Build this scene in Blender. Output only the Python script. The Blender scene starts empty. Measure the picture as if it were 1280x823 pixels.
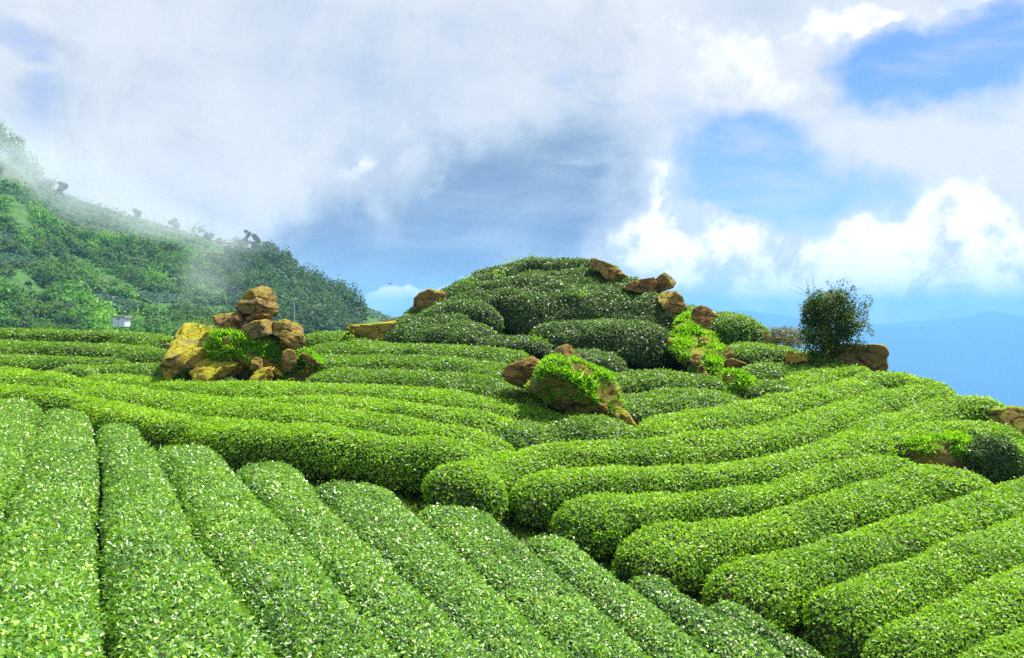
import bpy, bmesh, math, random
import numpy as np
from mathutils import Vector

SC = bpy.context.scene
COL = SC.collection
R = math.radians

# ------------------------------------------------------------------ camera
F = 1108.0
PITCH = math.atan((411.5 - 390.0) / F)
cam_d = bpy.data.cameras.new('camera')
cam_d.sensor_width = 36.0
cam_d.lens = 36.0 * F / 1280.0
cam_d.clip_start = 0.1
cam_d.clip_end = 120000.0
cam = bpy.data.objects.new('camera', cam_d)
COL.objects.link(cam)
cam.location = (0, 0, 0)
cam.rotation_euler = (R(90) - PITCH, 0, 0)
SC.camera = cam

# ------------------------------------------------------------------ light
SUN_EL, SUN_AZ = 60.0, 44.0        # azimuth measured from +Y towards +X
SUN_STRENGTH = 5.0
sd = bpy.data.lights.new('sun', 'SUN')
sd.energy = SUN_STRENGTH
sd.angle = R(0.6)
sd.color = (1.0, 0.94, 0.80)
sun = bpy.data.objects.new('sun', sd)
COL.objects.link(sun)
_d = Vector((math.sin(R(SUN_AZ)) * math.cos(R(SUN_EL)), math.cos(R(SUN_AZ)) * math.cos(R(SUN_EL)), math.sin(R(SUN_EL))))
sun.rotation_euler = _d.to_track_quat('Z', 'Y').to_euler()

SC.view_settings.view_transform = 'Standard'
SC.view_settings.look = 'None'
SC.view_settings.exposure = 0.95
SC.view_settings.gamma = 1.0
SC.render.engine = 'CYCLES'
SC.cycles.use_denoising = False
SC.cycles.max_bounces = 5
SC.cycles.diffuse_bounces = 2
SC.cycles.glossy_bounces = 2
SC.cycles.transmission_bounces = 3
SC.cycles.volume_bounces = 2
SC.cycles.caustics_reflective = False
SC.cycles.caustics_refractive = False


class NT:
    """small helper for node trees"""
    def __init__(self, tree):
        self.t = tree
        self.n = tree.nodes
        self.l = tree.links

    def node(self, kind, **kw):
        nd = self.n.new(kind)
        for k, v in kw.items():
            setattr(nd, k, v)
        return nd

    def put(self, sock, v):
        if isinstance(v, bpy.types.NodeSocket):
            self.l.new(v, sock)
        elif v is not None:
            sock.default_value = v

    def m(self, op, a, b=None, c=None, clamp=False):
        nd = self.node('ShaderNodeMath', operation=op, use_clamp=clamp)
        self.put(nd.inputs[0], a)
        if b is not None:
            self.put(nd.inputs[1], b)
        if c is not None:
            self.put(nd.inputs[2], c)
        return nd.outputs[0]

    def noise(self, vec, scale, detail=6, rough=0.55, dist=0.0, color=False, lac=2.0):
        nd = self.node('ShaderNodeTexNoise')
        self.put(nd.inputs['Vector'], vec)
        nd.inputs['Scale'].default_value = scale
        nd.inputs['Detail'].default_value = detail
        nd.inputs['Roughness'].default_value = rough
        nd.inputs['Distortion'].default_value = dist
        nd.inputs['Lacunarity'].default_value = lac
        return nd.outputs['Color' if color else 'Fac']

    def sstep(self, v, lo, hi, a=0.0, b=1.0):
        nd = self.node('ShaderNodeMapRange', interpolation_type='SMOOTHSTEP')
        self.put(nd.inputs['Value'], v)
        nd.inputs['From Min'].default_value = lo
        nd.inputs['From Max'].default_value = hi
        nd.inputs['To Min'].default_value = a
        nd.inputs['To Max'].default_value = b
        return nd.outputs[0]

    def mix(self, fac, a, b, mode='MIX'):
        nd = self.node('ShaderNodeMix', data_type='RGBA', blend_type=mode)
        self.put(nd.inputs['Factor'], fac)
        self.put(nd.inputs[6], a)
        self.put(nd.inputs[7], b)
        return nd.outputs[2]

    def ramp(self, fac, stops, interp='LINEAR'):
        nd = self.node('ShaderNodeValToRGB')
        nd.color_ramp.interpolation = interp
        el = nd.color_ramp.elements
        while len(el) < len(stops):
            el.new(0.5)
        for e, (p, c) in zip(el, stops):
            e.position = p
            e.color = (c[0], c[1], c[2], 1)
        self.put(nd.inputs[0], fac)
        return nd.outputs[0]


def c4(r, g, b):
    return (r, g, b, 1.0)


def srgb(r, g, b):
    def f(v):
        v /= 255.0
        return v / 12.92 if v <= 0.04045 else ((v + 0.055) / 1.055) ** 2.4
    return (f(r), f(g), f(b), 1.0)


# ------------------------------------------------------------------ sky: Nishita with drifting cloud
def build_world():
    w = bpy.data.worlds.new('World')
    SC.world = w
    w.use_nodes = True
    N = NT(w.node_tree)
    N.n.clear()
    sky = N.node('ShaderNodeTexSky', sky_type='NISHITA')
    sky.sun_disc = False
    sky.sun_elevation = R(SUN_EL)
    sky.sun_rotation = R(SUN_AZ)
    sky.altitude = 1800
    sky.air_density = 1.3
    sky.dust_density = 0.6
    sky.ozone_density = 1.5
    bgs = N.node('ShaderNodeBackground')
    bgs.inputs[1].default_value = 0.080
    tint = N.mix(1.0, sky.outputs[0], c4(0.50, 0.66, 1.0), 'MULTIPLY')
    N.l.new(tint, bgs.inputs[0])
    tc = N.node('ShaderNodeTexCoord')
    sep = N.node('ShaderNodeSeparateXYZ')
    N.l.new(tc.outputs['Generated'], sep.inputs[0])
    X, Y, Z = sep.outputs
    yy = N.m('MAXIMUM', Y, 0.12)
    wcol = N.noise(tc.outputs['Generated'], 4.0, 5, 0.6, color=True)
    wsep = N.node('ShaderNodeSeparateColor')
    N.l.new(wcol, wsep.inputs[0])
    wr = N.m('MULTIPLY', N.m('SUBTRACT', wsep.outputs[0], 0.5), 0.30)
    wg = N.m('MULTIPLY', N.m('SUBTRACT', wsep.outputs[1], 0.5), 0.24)
    U = N.m('ADD', N.m('DIVIDE', X, yy), wr)
    V = N.m('ADD', N.m('DIVIDE', Z, yy), wg)

    def blob(px, py, rx, ry, amp=1.0):
        u0, v0 = (px - 640) / F, (390 - py) / F
        du = N.m('DIVIDE', N.m('SUBTRACT', U, u0), rx / F)
        dv = N.m('DIVIDE', N.m('SUBTRACT', V, v0), ry / F)
        q = N.m('ADD', N.m('MULTIPLY', du, du), N.m('MULTIPLY', dv, dv))
        return N.m('MULTIPLY', N.m('EXPONENT', N.m('MULTIPLY', q, -1.0)), amp)

    def total(lst):
        s = blob(*lst[0])
        for b in lst[1:]:
            s = N.m('ADD', s, blob(*b))
        return s

    n_big = N.noise(tc.outputs['Generated'], 3.4, 9, 0.58, 0.25)
    n_mid = N.noise(tc.outputs['Generated'], 9.0, 9, 0.6, 0.4)
    n_puf = N.noise(tc.outputs['Generated'], 17.0, 9, 0.62, 0.2)
    mp = N.node('ShaderNodeMapping')
    mp.inputs['Scale'].default_value = (1.0, 1.0, 3.2)
    mp.inputs['Rotation'].default_value = (0, R(-8), 0)
    N.l.new(tc.outputs['Generated'], mp.inputs[0])
    n_str = N.noise(mp.outputs[0], 7.0, 7, 0.6, 0.3)

    # where blue sky opens between the clouds
    gaps = total([(1135, 75, 75, 45, 1.15), (1245, 60, 90, 50, 1.0), (960, 165, 90, 40, 0.75), (930, 235, 130, 55, 0.85),
                  (1080, 225, 120, 40, 0.6), (1230, 150, 40, 20, 0.2), (730, 110, 70, 60, 0.35), (30, 120, 60, 90, 0.45),
                  (1010, 410, 80, 35, 0.8), (1200, 470, 220, 70, 1.3), (880, 375, 50, 25, 0.6), (0, 20, 60, 60, 0.25)])
    wv = N.m('SUBTRACT', N.m('ADD', 0.95, N.m('MULTIPLY', N.m('SUBTRACT', n_mid, 0.5), 0.95)), gaps)
    mask_w = N.sstep(wv, 0.0, 0.95)
    # the slate blue underside of the big cloud bank
    grey = total([(455, 345, 150, 75, 1.05), (600, 300, 130, 85, 1.0), (560, 225, 90, 55, 0.6), (700, 235, 60, 95, 0.65),
                  (350, 325, 90, 50, 0.4), (420, 260, 60, 60, 0.3), (60, 60, 150, 150, 0.28), (740, 90, 60, 80, 0.3)])
    gv = N.m('ADD', grey, N.m('ADD', N.m('MULTIPLY', N.m('SUBTRACT', n_mid, 0.5), 1.9), N.m('MULTIPLY', N.m('SUBTRACT', n_big, 0.5), 1.2)))
    mask_g = N.sstep(gv, 0.05, 1.1, 0, 0.86)
    # sunlit cumulus
    bright = total([(1000, 305, 110, 28, 0.95), (1225, 245, 80, 55, 0.9), (850, 300, 75, 45, 0.6), (1180, 340, 150, 42, 1.0), (1000, 350, 90, 35, 0.7), (905, 285, 90, 35, 0.5), (1120, 295, 120, 35, 0.6), (1270, 320, 60, 60, 0.7), (1060, 375, 150, 22, 0.9), (1220, 372, 110, 24, 0.9), (900, 340, 80, 40, 0.6), (1080, 330, 120, 50, 0.5), (800, 345, 60, 40, 0.5), (500, 372, 90, 18, 0.8), (890, 120, 120, 50, 0.3),
                    (940, 350, 60, 30, 0.6), (1100, 8, 90, 22, 0.9), (1215, 2, 30, 12, 0.9), (497, 385, 70, 20, 1.25), (830, 215, 60, 50, 0.3),
                    (760, 320, 50, 40, 0.35), (480, 210, 150, 50, 0.25), (900, 40, 150, 60, 0.35)])
    bv = N.m('ADD', bright, N.m('MULTIPLY', N.m('SUBTRACT', n_mid, 0.5), 1.5))
    mask_b = N.sstep(bv, 0.24, 0.72)
    soft = N.mix(N.sstep(n_big, 0.28, 0.62), srgb(190, 208, 232), srgb(240, 243, 247))
    soft = N.mix(N.sstep(n_str, 0.4, 0.75, 0, 0.5), soft, srgb(232, 238, 250))
    col = N.mix(mask_g, soft, N.mix(N.sstep(n_str, 0.35, 0.7), srgb(118, 150, 190), srgb(160, 188, 216)))
    # the bright masks carry their own fine relief
    puff = N.mix(N.sstep(n_puf, 0.38, 0.58), srgb(226, 236, 250), (1.45, 1.42, 1.38, 1))
    col = N.mix(mask_b, col, puff)
    bgc = N.node('ShaderNodeBackground')
    N.l.new(col, bgc.inputs[0])
    bgc.inputs[1].default_value = 0.53
    cover = N.m('MAXIMUM', N.m('ADD', mask_w, N.m('MULTIPLY', N.sstep(n_str, 0.42, 0.72), 0.45), clamp=True), N.m('MULTIPLY', mask_b, 0.97))
    mx = N.node('ShaderNodeMixShader')
    N.l.new(cover, mx.inputs[0])
    N.l.new(bgs.outputs[0], mx.inputs[1])
    N.l.new(bgc.outputs[0], mx.inputs[2])
    out = N.node('ShaderNodeOutputWorld')
    N.l.new(mx.outputs[0], out.inputs[0])
    w.cycles.sampling_method = 'MANUAL'
    w.cycles.sample_map_resolution = 512


build_world()

# ------------------------------------------------------------------ maths helpers
rng = np.random.default_rng(7)
CP, SP = math.cos(PITCH), math.sin(PITCH)


def P(px, py, d):
    """a point of the place, given where it is seen and how far ahead it is"""
    px = np.asarray(px, float); py = np.asarray(py, float); d = np.asarray(d, float)
    x = (px - 640.0) / F * d
    yc = (411.5 - py) / F * d
    return np.stack([x, d * CP + yc * SP, -d * SP + yc * CP], axis=-1)


class TPS:
    def __init__(self, pts, vals, smooth=1e-3):
        self.p = np.asarray(pts, float)
        n = len(self.p)
        d = np.linalg.norm(self.p[:, None] - self.p[None], axis=-1)
        K = self._k(d) + np.eye(n) * smooth
        Pm = np.concatenate([np.ones((n, 1)), self.p], axis=1)
        A = np.zeros((n + 3, n + 3))
        A[:n, :n] = K; A[:n, n:] = Pm; A[n:, :n] = Pm.T
        b = np.concatenate([np.asarray(vals, float), np.zeros(3)])
        self.w = np.linalg.solve(A, b)

    @staticmethod
    def _k(r):
        return np.where(r > 1e-9, r * r * np.log(np.maximum(r, 1e-9)), 0.0)

    def __call__(self, q):
        q = np.asarray(q, float)
        sh = q.shape[:-1]
        q = q.reshape(-1, 2)
        out = np.empty(len(q))
        n = len(self.p)
        for s in range(0, len(q), 20000):
            qq = q[s:s + 20000]
            d = np.linalg.norm(qq[:, None] - self.p[None], axis=-1)
            out[s:s + 20000] = self._k(d) @ self.w[:n] + self.w[n] + qq @ self.w[n + 1:]
        return out.reshape(sh)


def _hash(ix, iy, iz, seed):
    h = (ix * 374761393 + iy * 668265263 + iz * 1274126177 + seed * 974634777) & 0xFFFFFFFF
    h = ((h ^ (h >> 13)) * 1274126177) & 0xFFFFFFFF
    h = h ^ (h >> 16)
    return (h & 0xFFFF) / 65535.0 * 2 - 1


def vnoise(p, scale=1.0, seed=0, octaves=3, gain=0.5):
    p = np.asarray(p, float) * scale
    tot = np.zeros(p.shape[:-1]); amp = 1.0
    for o in range(octaves):
        i = np.floor(p).astype(np.int64); f = p - i
        f = f * f * (3 - 2 * f)
        r = 0
        for dx in (0, 1):
            for dy in (0, 1):
                for dz in (0, 1):
                    wgt = (f[..., 0] if dx else 1 - f[..., 0]) * (f[..., 1] if dy else 1 - f[..., 1]) * (f[..., 2] if dz else 1 - f[..., 2])
                    r = r + wgt * _hash(i[..., 0] + dx, i[..., 1] + dy, i[..., 2] + dz, seed + o * 17)
        tot += amp * r
        p = p * 2.03 + 5.3
        amp *= gain
    return tot


# ------------------------------------------------------------------ object helpers
def tag(o, label=None, cat=None, group=None, kind=None):
    if label: o['label'] = label
    if cat: o['category'] = cat
    if group: o['group'] = group
    if kind: o['kind'] = kind
    return o


def mesh_np(name, verts, quads, mat, parent=None, smooth=False, attr=None, tris=None):
    """one mesh object from numpy arrays of verts and quads (and triangles)"""
    me = bpy.data.meshes.new(name)
    verts = np.asarray(verts, np.float32).reshape(-1, 3)
    quads = np.zeros((0, 4), np.int32) if quads is None else np.asarray(quads, np.int32).reshape(-1, 4)
    tris = np.zeros((0, 3), np.int32) if tris is None else np.asarray(tris, np.int32).reshape(-1, 3)
    me.vertices.add(len(verts))
    me.vertices.foreach_set('co', verts.ravel())
    nl = quads.size + tris.size
    me.loops.add(nl)
    me.loops.foreach_set('vertex_index', np.concatenate([quads.ravel(), tris.ravel()]))
    me.polygons.add(len(quads) + len(tris))
    starts = np.concatenate([np.arange(len(quads)) * 4, quads.size + np.arange(len(tris)) * 3]).astype(np.int32)
    me.polygons.foreach_set('loop_start', starts)
    if attr is not None:
        for k, v in attr.items():
            a = me.attributes.new(k, 'FLOAT', 'FACE')
            a.data.foreach_set('value', np.asarray(v, np.float32))
    me.update(calc_edges=True)
    me.validate()
    if smooth:
        me.polygons.foreach_set('use_smooth', np.ones(len(me.polygons), bool))
    me.materials.append(mat)
    o = bpy.data.objects.new(name, me)
    COL.objects.link(o)
    if parent: o.parent = parent
    return o


def mesh_bm(name, bm, mat, parent=None, smooth=False):
    me = bpy.data.meshes.new(name)
    bm.to_mesh(me); bm.free()
    if smooth:
        for p in me.polygons: p.use_smooth = True
    me.materials.append(mat)
    o = bpy.data.objects.new(name, me)
    COL.objects.link(o)
    if parent: o.parent = parent
    return o


def empty(name, loc):
    o = bpy.data.objects.new(name, None)
    o.empty_display_size = 0.3
    COL.objects.link(o)
    o.location = loc
    return o


def shift(o, loc):
    """move a mesh's origin to loc without moving the mesh"""
    me = o.data
    co = np.empty(len(me.vertices) * 3, np.float32)
    me.vertices.foreach_get('co', co)
    co = co.reshape(-1, 3) - np.asarray(loc, np.float32)
    me.vertices.foreach_set('co', co.ravel())
    me.update()
    o.location = tuple(float(v) for v in loc)
    return o


# ------------------------------------------------------------------ materials
def new_mat(name):
    m = bpy.data.materials.new(name)
    m.use_nodes = True
    N = NT(m.node_tree)
    N.n.clear()
    return m, N


def finish(N, shader):
    out = N.node('ShaderNodeOutputMaterial')
    N.l.new(shader, out.inputs[0])


def leaf_mat(name, stops, rough=0.38, transl=0.3, spec=0.5, patch=0.25, tcol=(0.35, 0.75, 0.05), pcol=(0.10, 0.30, 0.02)):
    m, N = new_mat(name)
    at = N.node('ShaderNodeAttribute', attribute_name='rnd')
    geo = N.node('ShaderNodeNewGeometry')
    col = N.ramp(at.outputs['Fac'], stops)
    pn = N.noise(geo.outputs['Position'], 0.9, 4, 0.6)
    col = N.mix(N.sstep(pn, 0.45, 0.75, 0, patch), col, c4(*pcol))
    pr = N.node('ShaderNodeBsdfPrincipled')
    N.l.new(col, pr.inputs['Base Color'])
    pr.inputs['Roughness'].default_value = rough
    pr.inputs['Specular IOR Level'].default_value = spec
    tr = N.node('ShaderNodeBsdfTranslucent')
    N.l.new(N.mix(0.6, col, c4(*tcol), 'MIX'), tr.inputs[0])
    mx = N.node('ShaderNodeMixShader')
    mx.inputs[0].default_value = transl
    N.l.new(pr.outputs[0], mx.inputs[1]); N.l.new(tr.outputs[0], mx.inputs[2])
    finish(N, mx.outputs[0])
    return m


M = {}
# old glossy tea leaves with some young shoots
M['leaf_near'] = leaf_mat('tea_leaf_old', [(0.0, (0.020, 0.080, 0.010)), (0.35, (0.065, 0.21, 0.024)), (0.62, (0.17, 0.40, 0.038)), (0.88, (0.34, 0.60, 0.045)), (1.0, (0.46, 0.60, 0.05))],
                          rough=0.42, transl=0.28, spec=0.85, patch=0.3, tcol=(0.42, 0.80, 0.04), pcol=(0.24, 0.52, 0.02))
M['leaf_bright'] = leaf_mat('tea_leaf_young', [(0.0, (0.030, 0.115, 0.003)), (0.35, (0.105, 0.275, 0.004)), (0.7, (0.245, 0.48, 0.006)), (0.95, (0.42, 0.66, 0.010)), (1.0, (0.50, 0.62, 0.04))],
                            rough=0.50, transl=0.38, spec=0.5, patch=0.3, tcol=(0.46, 0.84, 0.01), pcol=(0.25, 0.49, 0.006))
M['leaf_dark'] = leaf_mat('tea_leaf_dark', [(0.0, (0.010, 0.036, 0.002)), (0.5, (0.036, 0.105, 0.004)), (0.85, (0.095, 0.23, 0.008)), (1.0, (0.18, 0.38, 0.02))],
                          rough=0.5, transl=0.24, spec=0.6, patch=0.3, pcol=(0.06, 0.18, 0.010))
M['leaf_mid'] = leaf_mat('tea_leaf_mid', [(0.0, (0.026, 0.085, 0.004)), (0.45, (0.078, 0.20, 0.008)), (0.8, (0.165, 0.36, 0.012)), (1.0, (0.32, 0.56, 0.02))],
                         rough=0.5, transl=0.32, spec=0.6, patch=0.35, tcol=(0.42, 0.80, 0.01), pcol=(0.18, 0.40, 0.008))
M['grass'] = leaf_mat('grass_blade', [(0.0, (0.03, 0.11, 0.004)), (0.4, (0.09, 0.30, 0.004)), (0.85, (0.26, 0.56, 0.008)), (1.0, (0.45, 0.50, 0.04))],
                      rough=0.5, transl=0.45, spec=0.3, patch=0.3, tcol=(0.45, 0.95, 0.02), pcol=(0.30, 0.50, 0.01))
M['bush_leaf'] = leaf_mat('bush_leaf', [(0.0, (0.012, 0.032, 0.004)), (0.5, (0.038, 0.085, 0.006)), (0.85, (0.13, 0.22, 0.010)), (1.0, (0.26, 0.22, 0.03))],
                          rough=0.55, transl=0.25, spec=0.25, patch=0.2, tcol=(0.3, 0.5, 0.02), pcol=(0.07, 0.10, 0.01))
M['dry_leaf'] = leaf_mat('dry_leaf', [(0.0, (0.05, 0.07, 0.01)), (0.5, (0.14, 0.16, 0.03)), (1.0, (0.34, 0.26, 0.09))],
                         rough=0.6, transl=0.3, spec=0.3, patch=0.2, tcol=(0.4, 0.4, 0.1), pcol=(0.2, 0.14, 0.04))
M['terrace_leaf'] = leaf_mat('far_tea_plot', [(0.0, (0.02, 0.06, 0.045)), (0.5, (0.04, 0.11, 0.055)), (1.0, (0.09, 0.21, 0.06))], rough=0.6, transl=0.15, spec=0.3, patch=0.0)
M['far_leaf'] = leaf_mat('far_foliage', [(0.0, (0.006, 0.032, 0.006)), (0.4, (0.020, 0.090, 0.008)), (0.75, (0.06, 0.25, 0.010)), (1.0, (0.20, 0.46, 0.012))],
                         rough=0.6, transl=0.25, spec=0.3, patch=0.0)
M['far_leaf_dark'] = leaf_mat('far_forest_foliage', [(0.0, (0.004, 0.022, 0.010)), (0.6, (0.012, 0.052, 0.018)), (1.0, (0.045, 0.14, 0.025))],
                              rough=0.6, transl=0.15, spec=0.3, patch=0.0)


def simple_mat(name, color, rough=0.8, nscale=None, color2=None, bump=0.0, metallic=0.0):
    m, N = new_mat(name)
    pr = N.node('ShaderNodeBsdfPrincipled')
    pr.inputs['Roughness'].default_value = rough
    pr.inputs['Metallic'].default_value = metallic
    tc = N.node('ShaderNodeTexCoord')
    if nscale:
        nz = N.noise(tc.outputs['Object'], nscale, 6, 0.6)
        N.l.new(N.mix(N.sstep(nz, 0.35, 0.65), c4(*color), c4(*(color2 or color))), pr.inputs['Base Color'])
        if bump:
            b = N.node('ShaderNodeBump')
            b.inputs['Strength'].default_value = bump
            N.l.new(nz, b.inputs['Height'])
            N.l.new(b.outputs[0], pr.inputs['Normal'])
    else:
        pr.inputs['Base Color'].default_value = c4(*color)
    finish(N, pr.outputs[0])
    return m


M['hedge_core'] = simple_mat('hedge_inner_shade', (0.006, 0.013, 0.004), 0.9, 14, (0.014, 0.026, 0.007), 0.6)  # shade between leaves and rows, put into a near-black core colour
M['bark'] = simple_mat('bark', (0.10, 0.075, 0.05), 0.9, 12, (0.18, 0.14, 0.10), 0.5)
M['twig'] = simple_mat('bare_twig', (0.10, 0.07, 0.05), 0.9)
M['white_wall'] = simple_mat('white_plaster', (0.75, 0.76, 0.78), 0.7, 0.6, (0.62, 0.64, 0.66))
M['grey_roof'] = simple_mat('grey_roof_sheet', (0.28, 0.27, 0.27), 0.6, 0.8, (0.36, 0.30, 0.27))
M['window'] = simple_mat('dark_window_glass', (0.03, 0.04, 0.05), 0.15)
M['pole'] = simple_mat('weathered_pole', (0.42, 0.42, 0.42), 0.7, 3, (0.55, 0.55, 0.54))
M['white_film'] = simple_mat('white_film_sheet', (0.72, 0.76, 0.82), 0.4, 1.0, (0.60, 0.65, 0.72))
M['bird'] = simple_mat('dark_feathers', (0.03, 0.03, 0.03), 0.8)


def rock_mat(name, base, alt, lichen, amount, dark=(0.10, 0.055, 0.025)):
    m, N = new_mat(name)
    geo = N.node('ShaderNodeNewGeometry')
    tc = N.node('ShaderNodeTexCoord')
    P3 = geo.outputs['Position']
    n1 = N.noise(P3, 1.6, 8, 0.62, 0.4)
    n2 = N.noise(P3, 7.0, 8, 0.65, 0.3)
    n3 = N.noise(P3, 30.0, 5, 0.6)
    mpg = N.node('ShaderNodeMapping')
    mpg.inputs['Rotation'].default_value = (0.5, 0.35, 0.2)
    mpg.inputs['Scale'].default_value = (1.0, 1.0, 3.0)
    N.l.new(P3, mpg.inputs[0])
    ns = N.noise(mpg.outputs[0], 1.8, 6, 0.6, 0.5)
    col = N.mix(N.sstep(n1, 0.35, 0.65), c4(*base), c4(*alt))
    col = N.mix(N.sstep(n2, 0.56, 0.72, 0, 0.75), col, c4(*dark))
    col = N.mix(N.sstep(ns, 0.55, 0.72, 0, 0.6), col, c4(*dark))
    sep = N.node('ShaderNodeSeparateXYZ')
    N.l.new(geo.outputs['Normal'], sep.inputs[0])
    up = N.m('MULTIPLY', N.m('ADD', sep.outputs[2], 0.25), 0.5)
    lm = N.m('ADD', N.m('ADD', up, N.m('MULTIPLY', N.m('SUBTRACT', n1, 0.5), 1.6)), N.m('MULTIPLY', N.m('SUBTRACT', n2, 0.5), 1.3))
    col = N.mix(N.sstep(lm, 0.55 - amount, 0.80 - amount), col, N.mix(N.sstep(n2, 0.35, 0.65), c4(*lichen), c4(lichen[0] * 0.55, lichen[1] * 0.7, lichen[2])))
    col = N.mix(N.sstep(n3, 0.35, 0.7, 0, 0.35), col, c4(base[0] * 0.5, base[1] * 0.5, base[2] * 0.5))
    vo = N.node('ShaderNodeTexVoronoi', feature='DISTANCE_TO_EDGE')
    wv = N.node('ShaderNodeVectorMath', operation='ADD')
    N.l.new(P3, wv.inputs[0])
    wn = N.node('ShaderNodeVectorMath', operation='SCALE')
    N.l.new(N.noise(P3, 2.5, 5, 0.6, color=True), wn.inputs[0]); wn.inputs['Scale'].default_value = 0.9
    N.l.new(wn.outputs[0], wv.inputs[1]); N.l.new(wv.outputs[0], vo.inputs['Vector'])
    vo.inputs['Scale'].default_value = 1.1
    crack = N.sstep(vo.outputs['Distance'], 0.0, 0.035)
    col = N.mix(N.m('MULTIPLY', N.m('SUBTRACT', 1.0, crack), 0.75), col, c4(0.03, 0.02, 0.01))
    grey = N.noise(P3, 0.9, 4, 0.6)
    col = N.mix(N.sstep(grey, 0.5, 0.7, 0, 0.45), col, c4(0.24, 0.21, 0.16))
    pr = N.node('ShaderNodeBsdfPrincipled')
    N.l.new(col, pr.inputs['Base Color'])
    pr.inputs['Roughness'].default_value = 0.92
    pr.inputs['Specular IOR Level'].default_value = 0.2
    b = N.node('ShaderNodeBump')
    b.inputs['Strength'].default_value = 0.9
    b.inputs['Distance'].default_value = 0.25
    N.l.new(N.m('ADD', N.m('ADD', N.m('ADD', n2, N.m('MULTIPLY', n3, 0.35)), ns), crack), b.inputs['Height'])
    N.l.new(b.outputs[0], pr.inputs['Normal'])
    finish(N, pr.outputs[0])
    return m


M['rock_brown'] = rock_mat('brown_weathered_rock', (0.46, 0.30, 0.09), (0.32, 0.20, 0.06), (0.52, 0.44, 0.03), 0.17, (0.05, 0.028, 0.012))
M['rock_red'] = rock_mat('reddish_rock', (0.27, 0.14, 0.04), (0.37, 0.22, 0.07), (0.38, 0.32, 0.02), 0.06, (0.045, 0.025, 0.012))
M['rock_yellow'] = rock_mat('yellow_lichen_rock', (0.50, 0.35, 0.06), (0.42, 0.25, 0.05), (0.64, 0.56, 0.02), 0.26, (0.12, 0.075, 0.015))
M['rock_moss'] = rock_mat('mossy_rock', (0.38, 0.26, 0.05), (0.24, 0.18, 0.04), (0.34, 0.44, 0.015), 0.22, (0.05, 0.04, 0.02))


def ground_mat():
    m, N = new_mat('tea_garden_soil')
    geo = N.node('ShaderNodeNewGeometry')
    P3 = geo.outputs['Position']
    n1 = N.noise(P3, 0.8, 8, 0.6)
    n2 = N.noise(P3, 9.0, 8, 0.65)
    soil = N.mix(N.sstep(n2, 0.3, 0.7), c4(0.05, 0.028, 0.016), c4(0.12, 0.062, 0.032))
    col = N.mix(N.sstep(n1, 0.36, 0.52), soil, c4(0.022, 0.055, 0.010))
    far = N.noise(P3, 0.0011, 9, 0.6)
    fcol = N.mix(N.sstep(far, 0.35, 0.65), c4(0.015, 0.045, 0.035), c4(0.035, 0.075, 0.05))  # distant ground: blue of the haze partly put into its colour
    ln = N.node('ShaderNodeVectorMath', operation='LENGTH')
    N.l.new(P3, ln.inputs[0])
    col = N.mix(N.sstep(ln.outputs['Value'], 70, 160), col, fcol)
    pr = N.node('ShaderNodeBsdfPrincipled')
    N.l.new(col, pr.inputs['Base Color'])
    pr.inputs['Roughness'].default_value = 0.95
    pr.inputs['Specular IOR Level'].default_value = 0.1
    b = N.node('ShaderNodeBump')
    b.inputs['Strength'].default_value = 0.6
    b.inputs['Distance'].default_value = 0.05
    N.l.new(n2, b.inputs['Height'])
    N.l.new(b.outputs[0], pr.inputs['Normal'])
    finish(N, pr.outputs[0])
    return m


M['ground'] = ground_mat()

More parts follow.
